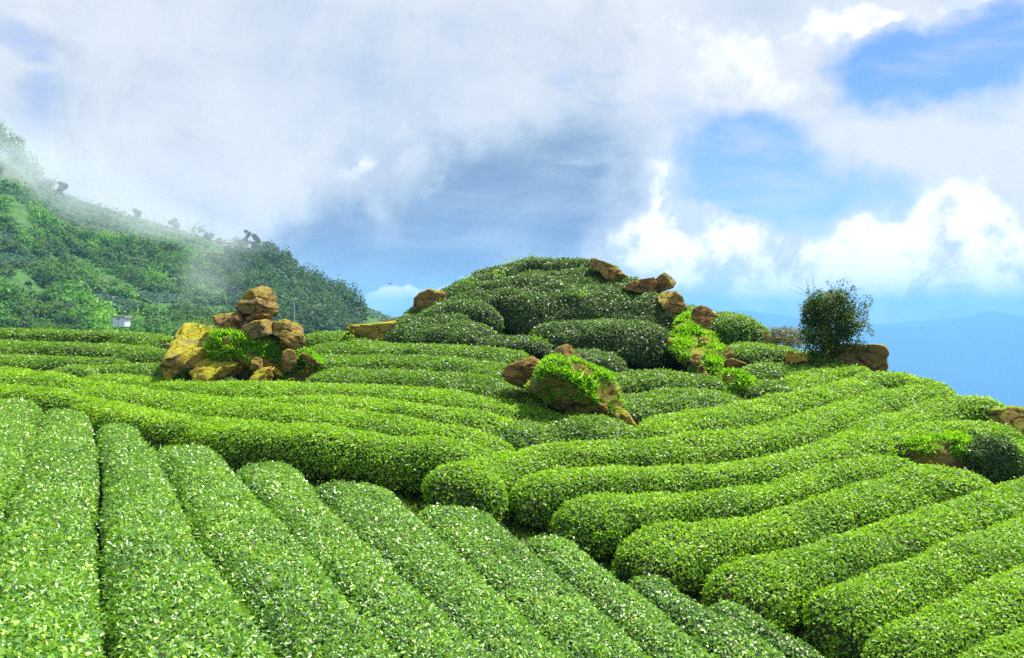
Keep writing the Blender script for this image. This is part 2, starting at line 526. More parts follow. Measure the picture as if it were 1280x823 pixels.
# ------------------------------------------------------------------ how far the tea surface is, for what is seen where
DC = [(0, 500, 29), (60, 508, 28), (126, 562, 21), (30, 560, 21.5), (0, 640, 14), (0, 823, 6.6), (130, 823, 7.4), (370, 823, 9.6), (126, 700, 11.3),
      (300, 700, 13), (480, 700, 15.2), (600, 800, 13), (720, 823, 13.6), (900, 822, 15.6), (1030, 826, 16.6), (640, 652, 20.2),
      (780, 712, 18.4), (397, 605, 19.8), (513, 634, 19.8), (205, 560, 21.5), (130, 1000, 4.8), (500, 1000, 6.2), (880, 1000, 8.6), (1180, 1000, 11),
      (-300, 800, 5.5), (-150, 550, 20),
      (400, 535, 25.2), (567, 551, 24.6), (257, 526, 28), (103, 498, 32), (0, 484, 35), (-150, 480, 38), (0, 464, 38.5), (300, 502, 30.5), (505, 526, 27),
      (600, 500, 30), (505, 488, 31.5), (600, 455, 35.5), (450, 440, 39), (300, 478, 35), (140, 474, 37.5), (150, 457, 41), (100, 414, 50), (0, 411, 51),
      (-150, 420, 51), (400, 425, 44), (540, 405, 41), (640, 420, 38.5), (500, 395, 43.5), (585, 348, 47), (640, 330, 49), (665, 325, 49.5), (744, 330, 48.5), (680, 360, 45),
      (790, 362, 44.5), (760, 400, 40.5), (835, 408, 39.5), (720, 440, 37), (800, 467, 34.5), (730, 520, 28.5), (840, 494, 31),
      (878, 518, 29), (988, 497, 31), (1040, 487, 32), (1130, 466, 34.5), (1175, 485, 33), (1225, 500, 31), (1073, 537, 28), (700, 560, 25.8), (860, 550, 26.2),
      (620, 572, 24.4), (700, 592, 23.2), (858, 590, 23.9), (999, 571, 25.3), (760, 625, 21.8), (897, 620, 22.2), (1073, 579, 24.8), (1139, 582, 25),
      (827, 664, 20.6), (897, 659, 21), (1014, 637, 22), (1182, 590, 24.8), (936, 717, 18.8), (975, 704, 19.4), (1171, 645, 21.6), (1280, 614, 24),
      (1046, 758, 17.4), (1131, 719, 18.8), (1280, 657, 21.5), (1128, 793, 16.2), (1280, 727, 18.4), (1280, 809, 15.4), (1400, 600, 24.5), (1400, 745, 18),
      (1223, 528, 28.2), (1268, 541, 27.5), (1400, 1000, 10.5),
      (916, 393, 41.5), (860, 384, 44), (979, 412, 41), (940, 430, 38.5), (966, 457, 36), (1043, 459, 35.5), (1050, 440, 37.5), (880, 470, 34)]
DC = np.array(DC, float)
_dmap = TPS(DC[:, :2] / 300.0, np.log(DC[:, 2]), 2e-4)


def D(px, py):
    q = np.stack([np.asarray(px, float), np.asarray(py, float)], axis=-1) / 300.0
    return np.exp(_dmap(q))


# ------------------------------------------------------------------ hedge rows, as crest lines
def poly_resample(pts, step, keep=None):
    pts = np.asarray(pts, float)
    # smooth (Catmull-Rom like) by dense linear then moving average
    seg = np.linalg.norm(np.diff(pts[:, :3], axis=0), axis=1)
    s = np.concatenate([[0], np.cumsum(seg)])
    L = s[-1]
    n = max(6, int(L / step))
    t = np.linspace(0, L, n * 3)
    q = np.stack([np.interp(t, s, pts[:, k]) for k in range(pts.shape[1])], axis=1)
    k = max(3, int(len(t) * min(0.14, 1.1 / max(L, 1e-3))) | 1)
    pad = k // 2
    qq = np.concatenate([2 * q[:1] - q[1:pad + 1][::-1], q, 2 * q[-1:] - q[-pad - 1:-1][::-1]])
    ker = np.hanning(k + 2)[1:-1]; ker /= ker.sum()
    q = np.stack([np.convolve(qq[:, j], ker, 'valid') for j in range(q.shape[1])], axis=1)
    return q[::3] if len(q[::3]) > 5 else q


HEDGES = []   # dicts: pts (world crest), hw (array), h, kind, label


def hedge_px(label, pts, width, h, kind, group, cap=(1, 1), dz=0.0):
    pts = np.asarray(pts, float)
    # densify in picture space before asking for depth
    s = np.concatenate([[0], np.cumsum(np.linalg.norm(np.diff(pts, axis=0), axis=1))])
    t = np.linspace(0, s[-1], max(8, int(s[-1] / 12)))
    q = np.stack([np.interp(t, s, pts[:, 0]), np.interp(t, s, pts[:, 1])], axis=1)
    w = P(q[:, 0], q[:, 1], D(q[:, 0], q[:, 1]))
    w[:, 2] += dz
    hw = np.full(len(w), width / 2.0)
    HEDGES.append(dict(pts=np.concatenate([w, hw[:, None]], axis=1), h=h, kind=kind, label=label, group=group, cap=cap))


GF = 'glossy foreground tea rows running down the slope'
GL = 'sweeping clipped tea rows left of the gully'
GR = 'clipped tea rows fanning up the right slope'
GH = 'dark tea hedges terraced on the hill'

GAPS = [
    [(-20, 502), (-60, 560), (-130, 640), (-260, 800), (-420, 1000)],
    [(58, 510), (42, 540), (28, 575), (5, 630), (-45, 740), (-150, 950), (-175, 1000)],
    [(118, 528), (126, 562), (121, 647), (123, 708), (128, 790), (130, 860), (130, 1000)],
    [(186, 549), (205, 570), (241, 641), (288, 719), (350, 800), (400, 865), (500, 1000)],
    [(285, 577), (308, 600), (360, 657), (420, 725), (500, 810), (560, 875), (680, 1000)],
    [(380, 590), (397, 607), (430, 647), (476, 688), (534, 742), (597, 797), (640, 840), (790, 1000)],
    [(500, 619), (515, 634), (555, 672), (588, 705), (638, 755), (697, 801), (740, 845), (880, 1000)],
    [(625, 646), (640, 659), (684, 701), (747, 751), (797, 797), (850, 850), (980, 1000)],
    [(742, 690), (765, 708), (810, 742), (860, 785), (905, 825), (960, 880), (1060, 1000)],
    [(868, 745), (895, 765), (952, 795), (1000, 826), (1060, 880), (1150, 1000)],
    [(915, 748), (960, 768), (1045, 818), (1120, 875), (1230, 1000)],
]
FLAB = ['first foreground tea row at the left picture edge, coarse and shiny',
        'broad coarse tea row left of the bare red soil gap at lower left',
        'broad coarse tea row just right of the bare red soil gap at lower left',
        'third glossy foreground tea row right of the bare soil gap',
        'fourth glossy foreground tea row, ending below the long bright sweeping row',
        'glossy tea row ending left of the weedy patch in the gully',
        'glossy tea row ending right below the weedy patch in the gully',
        'glossy tea row ending opposite the bulging left end of the right slope rows',
        'next to last glossy foreground tea row before the right slope',
        'narrow last glossy tea row bordering the gully at bottom right']


def line_at(L, ts):
    L = np.asarray(L, float).copy()
    L[0] += (-4, -8)
    s = np.concatenate([[0], np.cumsum(np.linalg.norm(np.diff(L, axis=0), axis=1))])
    t = ts * s[-1]
    return np.stack([np.interp(t, s, L[:, 0]), np.interp(t, s, L[:, 1])], axis=1)


ts = np.linspace(0, 1, 40)
for i in range(10):
    a, b = line_at(GAPS[i], ts), line_at(GAPS[i + 1], ts)
    A = P(a[:, 0], a[:, 1], D(a[:, 0], a[:, 1])); B = P(b[:, 0], b[:, 1], D(b[:, 0], b[:, 1]))
    c = (A + B) / 2
    dr = np.gradient(c, axis=0); dr[:, 2] = 0
    dr /= np.linalg.norm(dr, axis=1, keepdims=True)
    v = B - A; v[:, 2] = 0
    v = v - dr * (v * dr).sum(1, keepdims=True)
    hw = np.linalg.norm(v, axis=1) / 2 * (0.89 if i in (1, 2) else 0.965)
    hw = np.convolve(np.pad(hw, 3, mode='edge'), np.ones(7) / 7, 'valid')
    HEDGES.append(dict(pts=np.concatenate([c, hw[:, None]], axis=1), h=1.0, kind='near', label=FLAB[i], group=GF, cap=(1, 0)))

# rows left of the gully
hedge_px('longest, brightest sweeping tea row, nearest above the foreground rows',
         [(-160, 476), (0, 485), (51, 488), (103, 498), (154, 509), (206, 518), (257, 526), (308, 531), (380, 535), (442, 541), (505, 551), (567, 553), (605, 562), (622, 578)], 2.2, 1.35, 'bright', GL, (0, 1))
hedge_px('sweeping tea row directly above the longest bright one',
         [(-160, 460), (0, 465), (51, 467), (128, 481), (206, 495), (257, 501), (334, 509), (400, 516), (442, 519), (505, 528), (567, 540), (613, 550), (638, 565)], 2.2, 1.1, 'bright', GL, (0, 1))
hedge_px('short sweeping tea row starting beneath the rock cairn, third above the foreground',
         [(318, 504), (345, 499), (400, 498), (442, 499), (505, 507), (567, 515), (630, 527), (656, 540)], 2.1, 1.0, 'bright', GL)
hedge_px('sweeping tea row passing right under the foot of the rock cairn',
         [(100, 470), (139, 472), (206, 477), (267, 481), (340, 483), (400, 484), (442, 485), (505, 489), (567, 493), (630, 503), (672, 514), (684, 527)], 2.1, 1.0, 'bright', GL)
hedge_px('duller tea row between the cairn and the moss-topped rock',
         [(385, 466), (440, 464), (500, 467), (560, 470), (625, 479), (672, 493), (694, 511)], 2.3, 1.0, 'mid', GL)
hedge_px('duller tea row level with the top of the brown rock by the moss mound',
         [(372, 449), (430, 447), (500, 448), (560, 450), (610, 456), (650, 472)], 2.4, 0.9, 'mid', GL)
hedge_px('duller tea row at the foot of the dark hill hedges',
         [(388, 432), (440, 431), (500, 434), (560, 436), (620, 440), (665, 450)], 2.4, 0.9, 'mid', GL)
hedge_px('small tea row behind the cairn at the field edge',
         [(378, 418), (400, 417), (430, 422), (450, 430)], 1.8, 0.8, 'mid', GL)
hedge_px('long tea row along the top edge of the left field, before the misty hillside',
         [(-160, 410), (0, 413), (60, 413), (103, 415), (160, 417), (200, 420), (214, 428)], 2.4, 1.3, 'mid', GL, (0, 1))
hedge_px('second tea row down from the top edge of the left field',
         [(-160, 426), (0, 430), (60, 430), (120, 432), (170, 435), (212, 442)], 2.4, 1.2, 'mid', GL, (0, 1))
hedge_px('third tea row down from the top edge of the left field',
         [(-160, 444), (0, 448), (60, 447), (120, 450), (160, 452)], 2.4, 1.1, 'mid', GL, (0, 1))
hedge_px('short dull tea row left of the big yellow slab',
         [(78, 462), (110, 458), (154, 457), (200, 458), (226, 462), (240, 470)], 2.0, 0.9, 'mid', GL)
hedge_px('broad tea patch below the moss-topped rock',
         [(636, 548), (660, 533), (690, 525), (720, 522), (748, 526), (772, 536), (788, 548)], 2.3, 1.15, 'mid', GL)

# rows fanning up the right slope
hedge_px('uppermost long tea row of the right slope, curling over the shoulder',
         [(806, 542), (840, 527), (878, 519), (941, 508), (1000, 496), (1040, 488), (1073, 477), (1095, 469), (1130, 467), (1165, 478), (1182, 490)], 2.1, 1.05, 'bright', GR)
hedge_px('second long tea row of the right slope, bulging into the gully',
         [(562, 598), (590, 582), (620, 573), (660, 566), (700, 561), (800, 556), (860, 551), (960, 538), (1005, 530), (1058, 511), (1092, 498), (1130, 489), (1165, 484), (1188, 493)], 2.3, 1.3, 'bright', GR)
hedge_px('third long tea row of the right slope, reaching the shoulder boulder',
         [(656, 614), (675, 600), (700, 593), (780, 589), (858, 590), (936, 582), (999, 572), (1053, 552), (1100, 530), (1160, 507), (1193, 498), (1223, 498), (1240, 508)], 2.1, 1.25, 'bright', GR)
hedge_px('fourth tea row of the right slope, stopping short of the overhanging mossy rock',
         [(714, 645), (735, 631), (760, 626), (827, 622), (897, 620), (956, 608), (1014, 595), (1073, 580), (1112, 574), (1139, 583), (1150, 594)], 1.9, 1.2, 'bright', GR)
hedge_px('fifth tea row of the right slope, ending just below the mossy rock ledge',
         [(803, 690), (815, 674), (840, 664), (897, 659), (956, 653), (1014, 638), (1092, 611), (1151, 595), (1182, 591), (1221, 599), (1243, 615)], 2.1, 1.2, 'bright', GR)
hedge_px('sixth tea row of the right slope, leaving the picture beneath the round dark bush',
         [(922, 740), (936, 719), (975, 705), (1053, 685), (1112, 666), (1171, 646), (1229, 628), (1280, 615), (1400, 585)], 2.1, 1.15, 'bright', GR, (1, 0))
hedge_px('seventh tea row of the right slope, third from the bottom right corner',
         [(1036, 783), (1048, 760), (1073, 740), (1131, 720), (1190, 697), (1249, 671), (1280, 658), (1400, 610)], 2.0, 1.15, 'bright', GR, (1, 0))
hedge_px('eighth tea row of the right slope, second from the bottom right corner',
         [(1120, 818), (1128, 797), (1171, 779), (1229, 751), (1280, 728), (1400, 672)], 2.0, 1.1, 'bright', GR, (1, 0))
hedge_px('last tea row, only its top showing in the bottom right corner',
         [(1215, 855), (1235, 832), (1280, 810), (1400, 752)], 1.9, 1.1, 'bright', GR, (1, 0))
hedge_px('curved tea hedge wrapped around the overhanging mossy rock',
         [(1104, 552), (1137, 539), (1171, 529), (1223, 530), (1260, 539), (1277, 553)], 1.9, 1.1, 'bright', GR)
hedge_px('tea hedge behind the round dark bush at the right picture edge',
         [(1255, 562), (1275, 556), (1320, 560), (1400, 570)], 1.8, 1.0, 'bright', GR, (1, 0))
hedge_px('tea hedge above the uppermost long row, left of the bush-topped boulder',
         [(988, 482), (1009, 471), (1043, 460), (1073, 458), (1092, 466)], 1.9, 0.95, 'bright', GR)
hedge_px('tea hedge between the grassy rockfall and the small yellow stone',
         [(935, 462), (966, 457), (995, 456), (1014, 466), (1018, 474)], 2.0, 0.95, 'mid', GR)
hedge_px('tea hedge just below the dry weeds, left of the small yellow stone',
         [(918, 440), (941, 431), (979, 434), (1000, 445)], 2.0, 0.95, 'mid', GR)
hedge_px('small tea hedge beside the grassy mound, under the yellow stone hedges',
         [(930, 484), (955, 477), (978, 482), (988, 492)], 1.6, 0.9, 'mid', GR)
hedge_px('thin tea hedge running down from under the dark bush',
         [(1004, 437), (1025, 444), (1045, 455)], 1.3, 0.8, 'mid', GR)

# dark hedges on the hill
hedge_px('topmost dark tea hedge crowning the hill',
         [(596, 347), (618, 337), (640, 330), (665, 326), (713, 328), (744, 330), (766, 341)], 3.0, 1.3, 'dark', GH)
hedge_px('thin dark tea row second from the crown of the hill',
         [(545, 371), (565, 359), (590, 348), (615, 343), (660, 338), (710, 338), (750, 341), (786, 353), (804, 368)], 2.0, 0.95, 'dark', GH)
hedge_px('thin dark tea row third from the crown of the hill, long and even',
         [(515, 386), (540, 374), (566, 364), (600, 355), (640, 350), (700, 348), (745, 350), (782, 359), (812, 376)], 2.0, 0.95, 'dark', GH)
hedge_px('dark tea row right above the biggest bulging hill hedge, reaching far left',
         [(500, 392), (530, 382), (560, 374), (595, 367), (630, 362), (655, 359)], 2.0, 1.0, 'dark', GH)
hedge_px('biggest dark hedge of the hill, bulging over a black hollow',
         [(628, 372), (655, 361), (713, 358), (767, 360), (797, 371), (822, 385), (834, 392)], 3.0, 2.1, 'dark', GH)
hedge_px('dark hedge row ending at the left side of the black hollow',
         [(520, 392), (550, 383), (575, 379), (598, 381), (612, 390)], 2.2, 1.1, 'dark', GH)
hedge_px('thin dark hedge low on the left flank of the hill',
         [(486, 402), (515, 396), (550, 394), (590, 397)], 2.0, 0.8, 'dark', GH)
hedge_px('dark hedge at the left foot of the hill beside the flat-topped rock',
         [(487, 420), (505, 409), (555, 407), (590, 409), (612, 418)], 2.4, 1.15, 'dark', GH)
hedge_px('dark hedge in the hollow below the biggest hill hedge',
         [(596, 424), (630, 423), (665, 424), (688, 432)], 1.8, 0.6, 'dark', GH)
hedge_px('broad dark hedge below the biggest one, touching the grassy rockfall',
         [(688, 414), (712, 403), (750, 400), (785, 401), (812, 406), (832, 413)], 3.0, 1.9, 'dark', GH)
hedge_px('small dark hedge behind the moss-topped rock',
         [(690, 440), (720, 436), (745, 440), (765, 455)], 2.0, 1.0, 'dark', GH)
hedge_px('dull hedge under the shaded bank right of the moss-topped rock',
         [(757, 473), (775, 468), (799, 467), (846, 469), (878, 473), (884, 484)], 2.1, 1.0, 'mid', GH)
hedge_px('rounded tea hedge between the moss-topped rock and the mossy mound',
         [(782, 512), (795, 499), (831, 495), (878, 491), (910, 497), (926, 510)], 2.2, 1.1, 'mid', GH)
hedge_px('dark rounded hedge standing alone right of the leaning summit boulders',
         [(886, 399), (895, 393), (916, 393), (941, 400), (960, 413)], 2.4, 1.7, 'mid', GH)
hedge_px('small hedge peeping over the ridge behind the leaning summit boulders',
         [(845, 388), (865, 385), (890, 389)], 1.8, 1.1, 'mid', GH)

# ------------------------------------------------------------------ the ground under them
gp, gz = [], []
for hd in HEDGES:
    p = hd['pts']
    for k in range(0, len(p), max(1, len(p) // 9)):
        gp.append(p[k, :2]); gz.append(p[k, 2] - hd['h'] + 0.05)
gp += [tuple(P(a, b, c)[:2]) for a, b, c in ((800, 372, 46), (835, 385, 45), (865, 400, 43.6), (770, 352, 48), (520, 392, 46))]
gz += [float(P(a, b, c)[2]) for a, b, c in ((800, 372, 46), (835, 385, 45), (865, 400, 43.6), (770, 352, 48), (520, 392, 46))]
extra = [(-60, 45, -6), (-60, 20, -5), (-60, 0, -3.5), (-30, 0, -2.4), (0, 0, -1.7), (0, -15, 0), (-40, -20, 0.5), (30, -15, -5), (20, 0, -8), (14, 6, -7.2), (26, 12, -9.5),
         (30, 24, -9.5), (30, 34, -11), (20, 38, -8), (24, 46, -14), (16, 44, -8), (8, 56, -6), (0, 60, -5), (-12, 60, -7), (-26, 60, -7), (-45, 60, -8), (-60, 62, -9),
         (0, 72, -14), (-30, 75, -14), (25, 62, -18), (40, 40, -18), (40, 15, -16), (-60, 80, -16), (10, 75, -18), (6, 24.3, -5.9), (0, 24.0, -5.2), (-2.2, 24.2, -5.1),
         (3.0, 21.0, -5.9), (5.0, 19.6, -6.3), (6.8, 17.6, -6.7), (8.0, 15.5, -6.9)]
for x, y, z in extra:
    gp.append((x, y)); gz.append(z)
GROUND = TPS(np.array(gp) / 10.0, np.array(gz), 0.02)


def smooth01(t):
    t = np.clip(t, 0, 1)
    return t * t * (3 - 2 * t)


def gz_at(x, y):
    x = np.asarray(x, float); y = np.asarray(y, float)
    xc = np.clip(x, -62, 42); yc = np.clip(y, -22, 80)
    near = GROUND(np.stack([xc, yc], axis=-1) / 10.0)
    r = np.hypot(x, y)
    lr = np.log10(np.maximum(r, 60) / 60.0)
    left = smooth01((-x / np.maximum(r, 1) + 0.15) / 0.5) * smooth01((1500 - r) / 1000.0)
    far = -20 - 60 * smooth01(lr / 0.7) - 900 * smooth01((lr - 0.5) / 1.6)
    far = far * (1 - left) + left * (-24.0)
    far = far + vnoise(np.stack([x, y, 0 * x], axis=-1), 1 / 900.0, 5, 4) * 220 * smooth01((r - 1500) / 4000)
    # distant ranges
    far = far + 900 * smooth01((r - 8500) / 5000.) * (0.93 + 0.13 * vnoise(np.stack([x, y, 0 * x], axis=-1), 1 / 5200.0, 9, 5) )
    t = smooth01((r - 58) / 40.0)
    return near * (1 - t) + far * t


def build_ground():
    def sheet(xs, ys):
        X, Y = np.meshgrid(xs, ys)
        Z = gz_at(X, Y)
        nr = np.hypot(X, Y) < 70
        Z = Z + np.where(nr, 0.05 * vnoise(np.stack([X, Y, 0 * X], -1), 1.7, 3, 3), 0)
        v = np.stack([X, Y, Z], -1).reshape(-1, 3)
        nx, ny = len(xs), len(ys)
        i = np.arange((nx - 1) * (ny - 1)); a = (i // (nx - 1)) * nx + i % (nx - 1)
        return v, np.stack([a, a + 1, a + nx + 1, a + nx], 1)
    # one sheet, fine near the camera and coarse out to the horizon
    def axis(lo, hi, step, far, n):
        core = np.arange(lo, hi + 1e-6, step)
        g = np.geomspace(1.0, far, n)
        return np.concatenate([(lo - g)[::-1], core, hi + g])
    v, q = sheet(axis(-62, 42, 0.55, 15500, 64), axis(-22, 82, 0.55, 15500, 64))
    o = mesh_np('ground', v, q, M['ground'], smooth=True)
    tag(o, 'soil and grass of the tea garden falling away to a deep valley', 'ground', kind='structure')


build_ground()


# each hedge grows out until it nearly meets the next one
def fit_widths():
    allp = []
    for hi, hd in enumerate(HEDGES):
        hd['q'] = poly_resample(hd['pts'], 0.22)
        allp.append(np.concatenate([hd['q'][:, :3], np.full((len(hd['q']), 1), hi)], 1))
    allp = np.concatenate(allp)
    for hi, hd in enumerate(HEDGES):
        q = hd['q']; c = q[:, :3]; hw = q[:, 3]
        dr = np.gradient(c, axis=0); dr[:, 2] = 0
        dr /= np.linalg.norm(dr, axis=1, keepdims=True) + 1e-9
        side = np.stack([dr[:, 1], -dr[:, 0], np.zeros(len(c))], 1)
        if hd['kind'] == 'near':
            hd['wl'] = hw.copy(); hd['wr'] = hw.copy(); continue
        near_ids = [j for j, h2 in enumerate(HEDGES) if h2['kind'] == 'near']
        oth = allp[(allp[:, 3] != hi) & ~np.isin(allp[:, 3], near_ids)]
        out = []
        for sg in (-1, 1):
            w = np.empty(len(c))
            for k in range(len(c)):
                v = oth[:, :2] - c[k, :2]
                la = v @ side[k, :2] * sg; al = np.abs(v @ dr[k, :2])
                ok = (la > 0.9) & (al < 0.35)
                w[k] = la[ok].min() * 0.5 * 0.95 if (ok.any() and la[ok].min() < 3.3 * hw[k]) else hw[k] * 1.0
            w = np.clip(w, hw * 0.72, hw * 1.75)
            w = np.convolve(np.pad(w, 4, mode='edge'), np.ones(9) / 9, 'valid')
            out.append(w)
        hd['wl'], hd['wr'] = out


fit_widths()


# ------------------------------------------------------------------ leaves
def make_leaves(pos, nrm, L, Wr=0.54, lift=(0.05, 0.9), fine=False, jit=0.35, updir=None):
    """arrays of folded leaf blades growing from pos about nrm"""
    n = len(pos)
    nrm = nrm + rng.normal(0, jit, (n, 3))
    nrm /= np.linalg.norm(nrm, axis=1, keepdims=True) + 1e-9
    r = rng.normal(0, 1, (n, 3))
    t = r - nrm * (r * nrm).sum(1, keepdims=True)
    t /= np.linalg.norm(t, axis=1, keepdims=True) + 1e-9
    a = rng.uniform(lift[0], lift[1], (n, 1))
    ax = t * np.cos(a) + nrm * np.sin(a)
    up = nrm * np.cos(a) - t * np.sin(a)
    sd = np.cross(ax, up)
    L = np.broadcast_to(np.asarray(L, float).reshape(-1, 1), (n, 1)) * rng.uniform(0.55, 1.4, (n, 1))
    W = L * Wr * 0.5
    fold = rng.uniform(0.15, 0.5, (n, 1)) * W
    droop = -rng.uniform(0.0, 0.25, (n, 1)) * L
    tip = pos + ax * L + up * droop
    if not fine:
        m1 = pos + ax * L * 0.48 + sd * W + up * fold
        m2 = pos + ax * L * 0.48 - sd * W + up * fold
        v = np.stack([pos, m1, tip, m2], 1).reshape(-1, 3)
        q = np.arange(n * 4, dtype=np.int32).reshape(-1, 4)
        return v, q, n
    a1 = pos + ax * L * 0.30 + sd * W * 0.9 + up * fold
    a2 = pos + ax * L * 0.68 + sd * W * 0.85 + up * (fold + droop * 0.4)
    b1 = pos + ax * L * 0.30 - sd * W * 0.9 + up * fold
    b2 = pos + ax * L * 0.68 - sd * W * 0.85 + up * (fold + droop * 0.4)
    v = np.stack([pos, a1, a2, tip, b2, b1], 1).reshape(-1, 3)
    i = np.arange(n, dtype=np.int32)[:, None] * 6
    q = np.concatenate([i + np.array([[0, 1, 2, 3]]), i + np.array([[0, 3, 4, 5]])], 1).reshape(-1, 4)
    return v, q, n


def sample_quads(V, Q, per_area, keep=None):
    """random points on quads; per_area: array of points per m2 for each quad"""
    a, b, c, d = (V[Q[:, k]] for k in range(4))
    n1 = np.cross(c - a, d - b)
    ar = 0.5 * np.linalg.norm(n1, axis=1)
    nn = n1 / (np.linalg.norm(n1, axis=1, keepdims=True) + 1e-12)
    lam = ar * per_area
    if keep is not None:
        lam = lam * keep(nn, (a + b + c + d) / 4)
    cnt = rng.poisson(np.minimum(lam, 4000))
    idx = np.repeat(np.arange(len(Q)), cnt)
    u = rng.random((len(idx), 1)); w = rng.random((len(idx), 1))
    pos = (a[idx] * (1 - u) + b[idx] * u) * (1 - w) + (d[idx] * (1 - u) + c[idx] * u) * w
    return pos, nn[idx]


def strip_rnd(n, base, amp, pos, scale=1.0, seed=0):
    v = rng.beta(1.6, 2.4, n) + 0.16 * vnoise(pos, scale, seed, 3) + base
    return np.clip(v, 0, 1)


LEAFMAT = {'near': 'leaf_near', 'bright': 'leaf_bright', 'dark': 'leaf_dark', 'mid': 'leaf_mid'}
NLEAF = 0


def build_hedge(hd, idx):
    global NLEAF
    q = hd['q']
    c, hw = q[:, :3].copy(), (hd['wl'] + hd['wr']) / 2
    n = len(c)
    dr = np.gradient(c, axis=0); drh = dr.copy(); drh[:, 2] = 0
    drh /= np.linalg.norm(drh, axis=1, keepdims=True) + 1e-9
    side = np.stack([drh[:, 1], -drh[:, 0], np.zeros(n)], 1)
    s = np.concatenate([[0], np.cumsum(np.linalg.norm(np.diff(c, axis=0), axis=1))])
    L = s[-1]
    cap = np.ones(n)
    cl = min(0.75 if hd['kind'] == 'near' else 1.0, L * 0.3)
    if hd['cap'][0]:
        cap *= np.sqrt(np.clip(1 - (1 - np.clip(s / cl, 0, 1)) ** 2.4, 0.0, 1))
    if hd['cap'][1]:
        cap *= np.sqrt(np.clip(1 - (1 - np.clip((L - s) / cl, 0, 1)) ** 2.4, 0.0, 1))
    cap = np.maximum(cap, 0.03)
    capw = cap ** 0.6 if hd['kind'] == 'near' else cap
    h = hd['h'] * (0.97 if hd['group'] == GR else 1.0)
    # cross slope of the ground, taken up by the section
    g1 = gz_at(c[:, 0] + side[:, 0] * hw, c[:, 1] + side[:, 1] * hw)
    g0 = gz_at(c[:, 0] - side[:, 0] * hw, c[:, 1] - side[:, 1] * hw)
    slope = np.clip((g1 - g0) / (2 * hw), -0.6, 0.6)
    m = 26
    th = np.linspace(-0.42, math.pi + 0.42, m)
    near = hd['kind'] == 'near'
    ex = 2.0 / (3.6 if near else (2.6 if hd['kind'] == 'dark' else 3.0))
    cx = np.sign(np.cos(th)) * np.abs(np.cos(th)) ** ex
    sz = np.where(np.sin(th) >= 0, np.abs(np.sin(th)) ** ex, np.sin(th) * 1.1)
    tuck = np.where(np.sin(th) < 0, 1 + np.sin(th) * 0.55, 1.0)
    wob = 1 + 0.06 * vnoise(c, 0.5, idx, 2)
    V = np.empty((n, m, 3))
    base = c[:, 2] - h
    hws = np.where(cx[None] < 0, hd['wl'][:, None], hd['wr'][:, None])
    lat = cx[None] * tuck[None] * hws * (capw * wob)[:, None]
    V[:, :, 0] = c[:, 0:1] + side[:, 0:1] * lat
    V[:, :, 1] = c[:, 1:2] + side[:, 1:2] * lat
    body_lo = 0.30 * h
    hh = body_lo + (h - body_lo) * np.where(sz > 0, sz, sz * 0.55)[None] * (0.25 + 0.75 * cap[:, None])
    V[:, :, 2] = base[:, None] + hh + slope[:, None] * lat * (0.75)
    bump = vnoise(V, 0.9, idx * 3, 3) * {'near': 0.045, 'dark': 0.22}.get(hd['kind'], 0.085)
    bump += vnoise(V, 4.0, idx * 5 + 1, 2) * 0.03
    ctr = c[:, None, :] - np.array([0, 0, h * 0.5])
    out = V - ctr; out /= np.linalg.norm(out, axis=-1, keepdims=True) + 1e-9
    V = V + out * bump[..., None]
    VV = V.reshape(-1, 3)
    i = np.arange((n - 1) * (m - 1)); a = (i // (m - 1)) * m + i % (m - 1)
    Q = np.stack([a, a + 1, a + m + 1, a + m], 1)
    mid = c[n // 2]
    org = np.array([mid[0], mid[1], mid[2] - h])
    # fix orientation outwards
    A, B, C_, Dd = (VV[Q[:, k]] for k in range(4))
    nn = np.cross(C_ - A, Dd - B)
    cq = (A + C_) / 2
    ci = ctr.reshape(n, 3)[np.clip(i // (m - 1), 0, n - 1)]
    flip = ((cq - ci) * nn).sum(1).mean() < 0
    if flip:
        Q = Q[:, ::-1]
    core = VV - out.reshape(-1, 3) * 0.05
    # shade-coloured inner body with closed ends
    nv = len(core)
    corev = np.concatenate([core, [core[:m].mean(0)], [core[-m:].mean(0)]])
    k = np.arange(m - 1)
    tr = np.concatenate([np.stack([k, k + 1, np.full(m - 1, nv)], 1), np.stack([(n - 1) * m + k + 1, (n - 1) * m + k, np.full(m - 1, nv + 1)], 1)])
    name = 'tea_hedge' if not near else 'tea_row'
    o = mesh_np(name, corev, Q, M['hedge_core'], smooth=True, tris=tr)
    tag(o, hd['label'], 'tea hedge', hd['group'])
    shift(o, org)
    # leaves
    dist = np.linalg.norm((A + C_) / 2, axis=1)
    size = (0.050 if near else 0.058) + 0.0011 * dist
    if hd['kind'] in ('dark', 'mid'):
        size = size * 1.12
    cover = 1.45 if near else 1.7
    per = cover / (0.26 * size ** 2)
    inframe = (np.abs(cq[:, 0] / np.maximum(cq[:, 1], 0.1)) < 0.66) & (cq[:, 2] / np.maximum(cq[:, 1], .1) > -0.46)
    per = per * np.where(inframe, 1.0, 0.35)
    vd = cq / (np.linalg.norm(cq, axis=1, keepdims=True) + 1e-9)

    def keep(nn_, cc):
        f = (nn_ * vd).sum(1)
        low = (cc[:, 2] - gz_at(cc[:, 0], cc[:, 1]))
        return np.where(f > 0.25, 0.45, 1.0) * np.clip(0.02 + low / 0.7, 0.06, 1.0)  # leaves thinned low down, baring the dark core to deepen the creases
    pos, nr = sample_quads(VV, Q, per, keep)
    pos = pos + nr * rng.uniform(-0.075, 0.035, (len(pos), 1)) * (1.4 if hd['kind'] == 'dark' else 1.0)
    # stray shoots standing above the plucked surface
    stray = (rng.random(len(pos)) < 0.03) & (nr[:, 2] > 0.3)
    pos = pos + nr * (stray * rng.uniform(0.02, 0.11, len(pos)))[:, None]
    dd = np.linalg.norm(pos, axis=1)
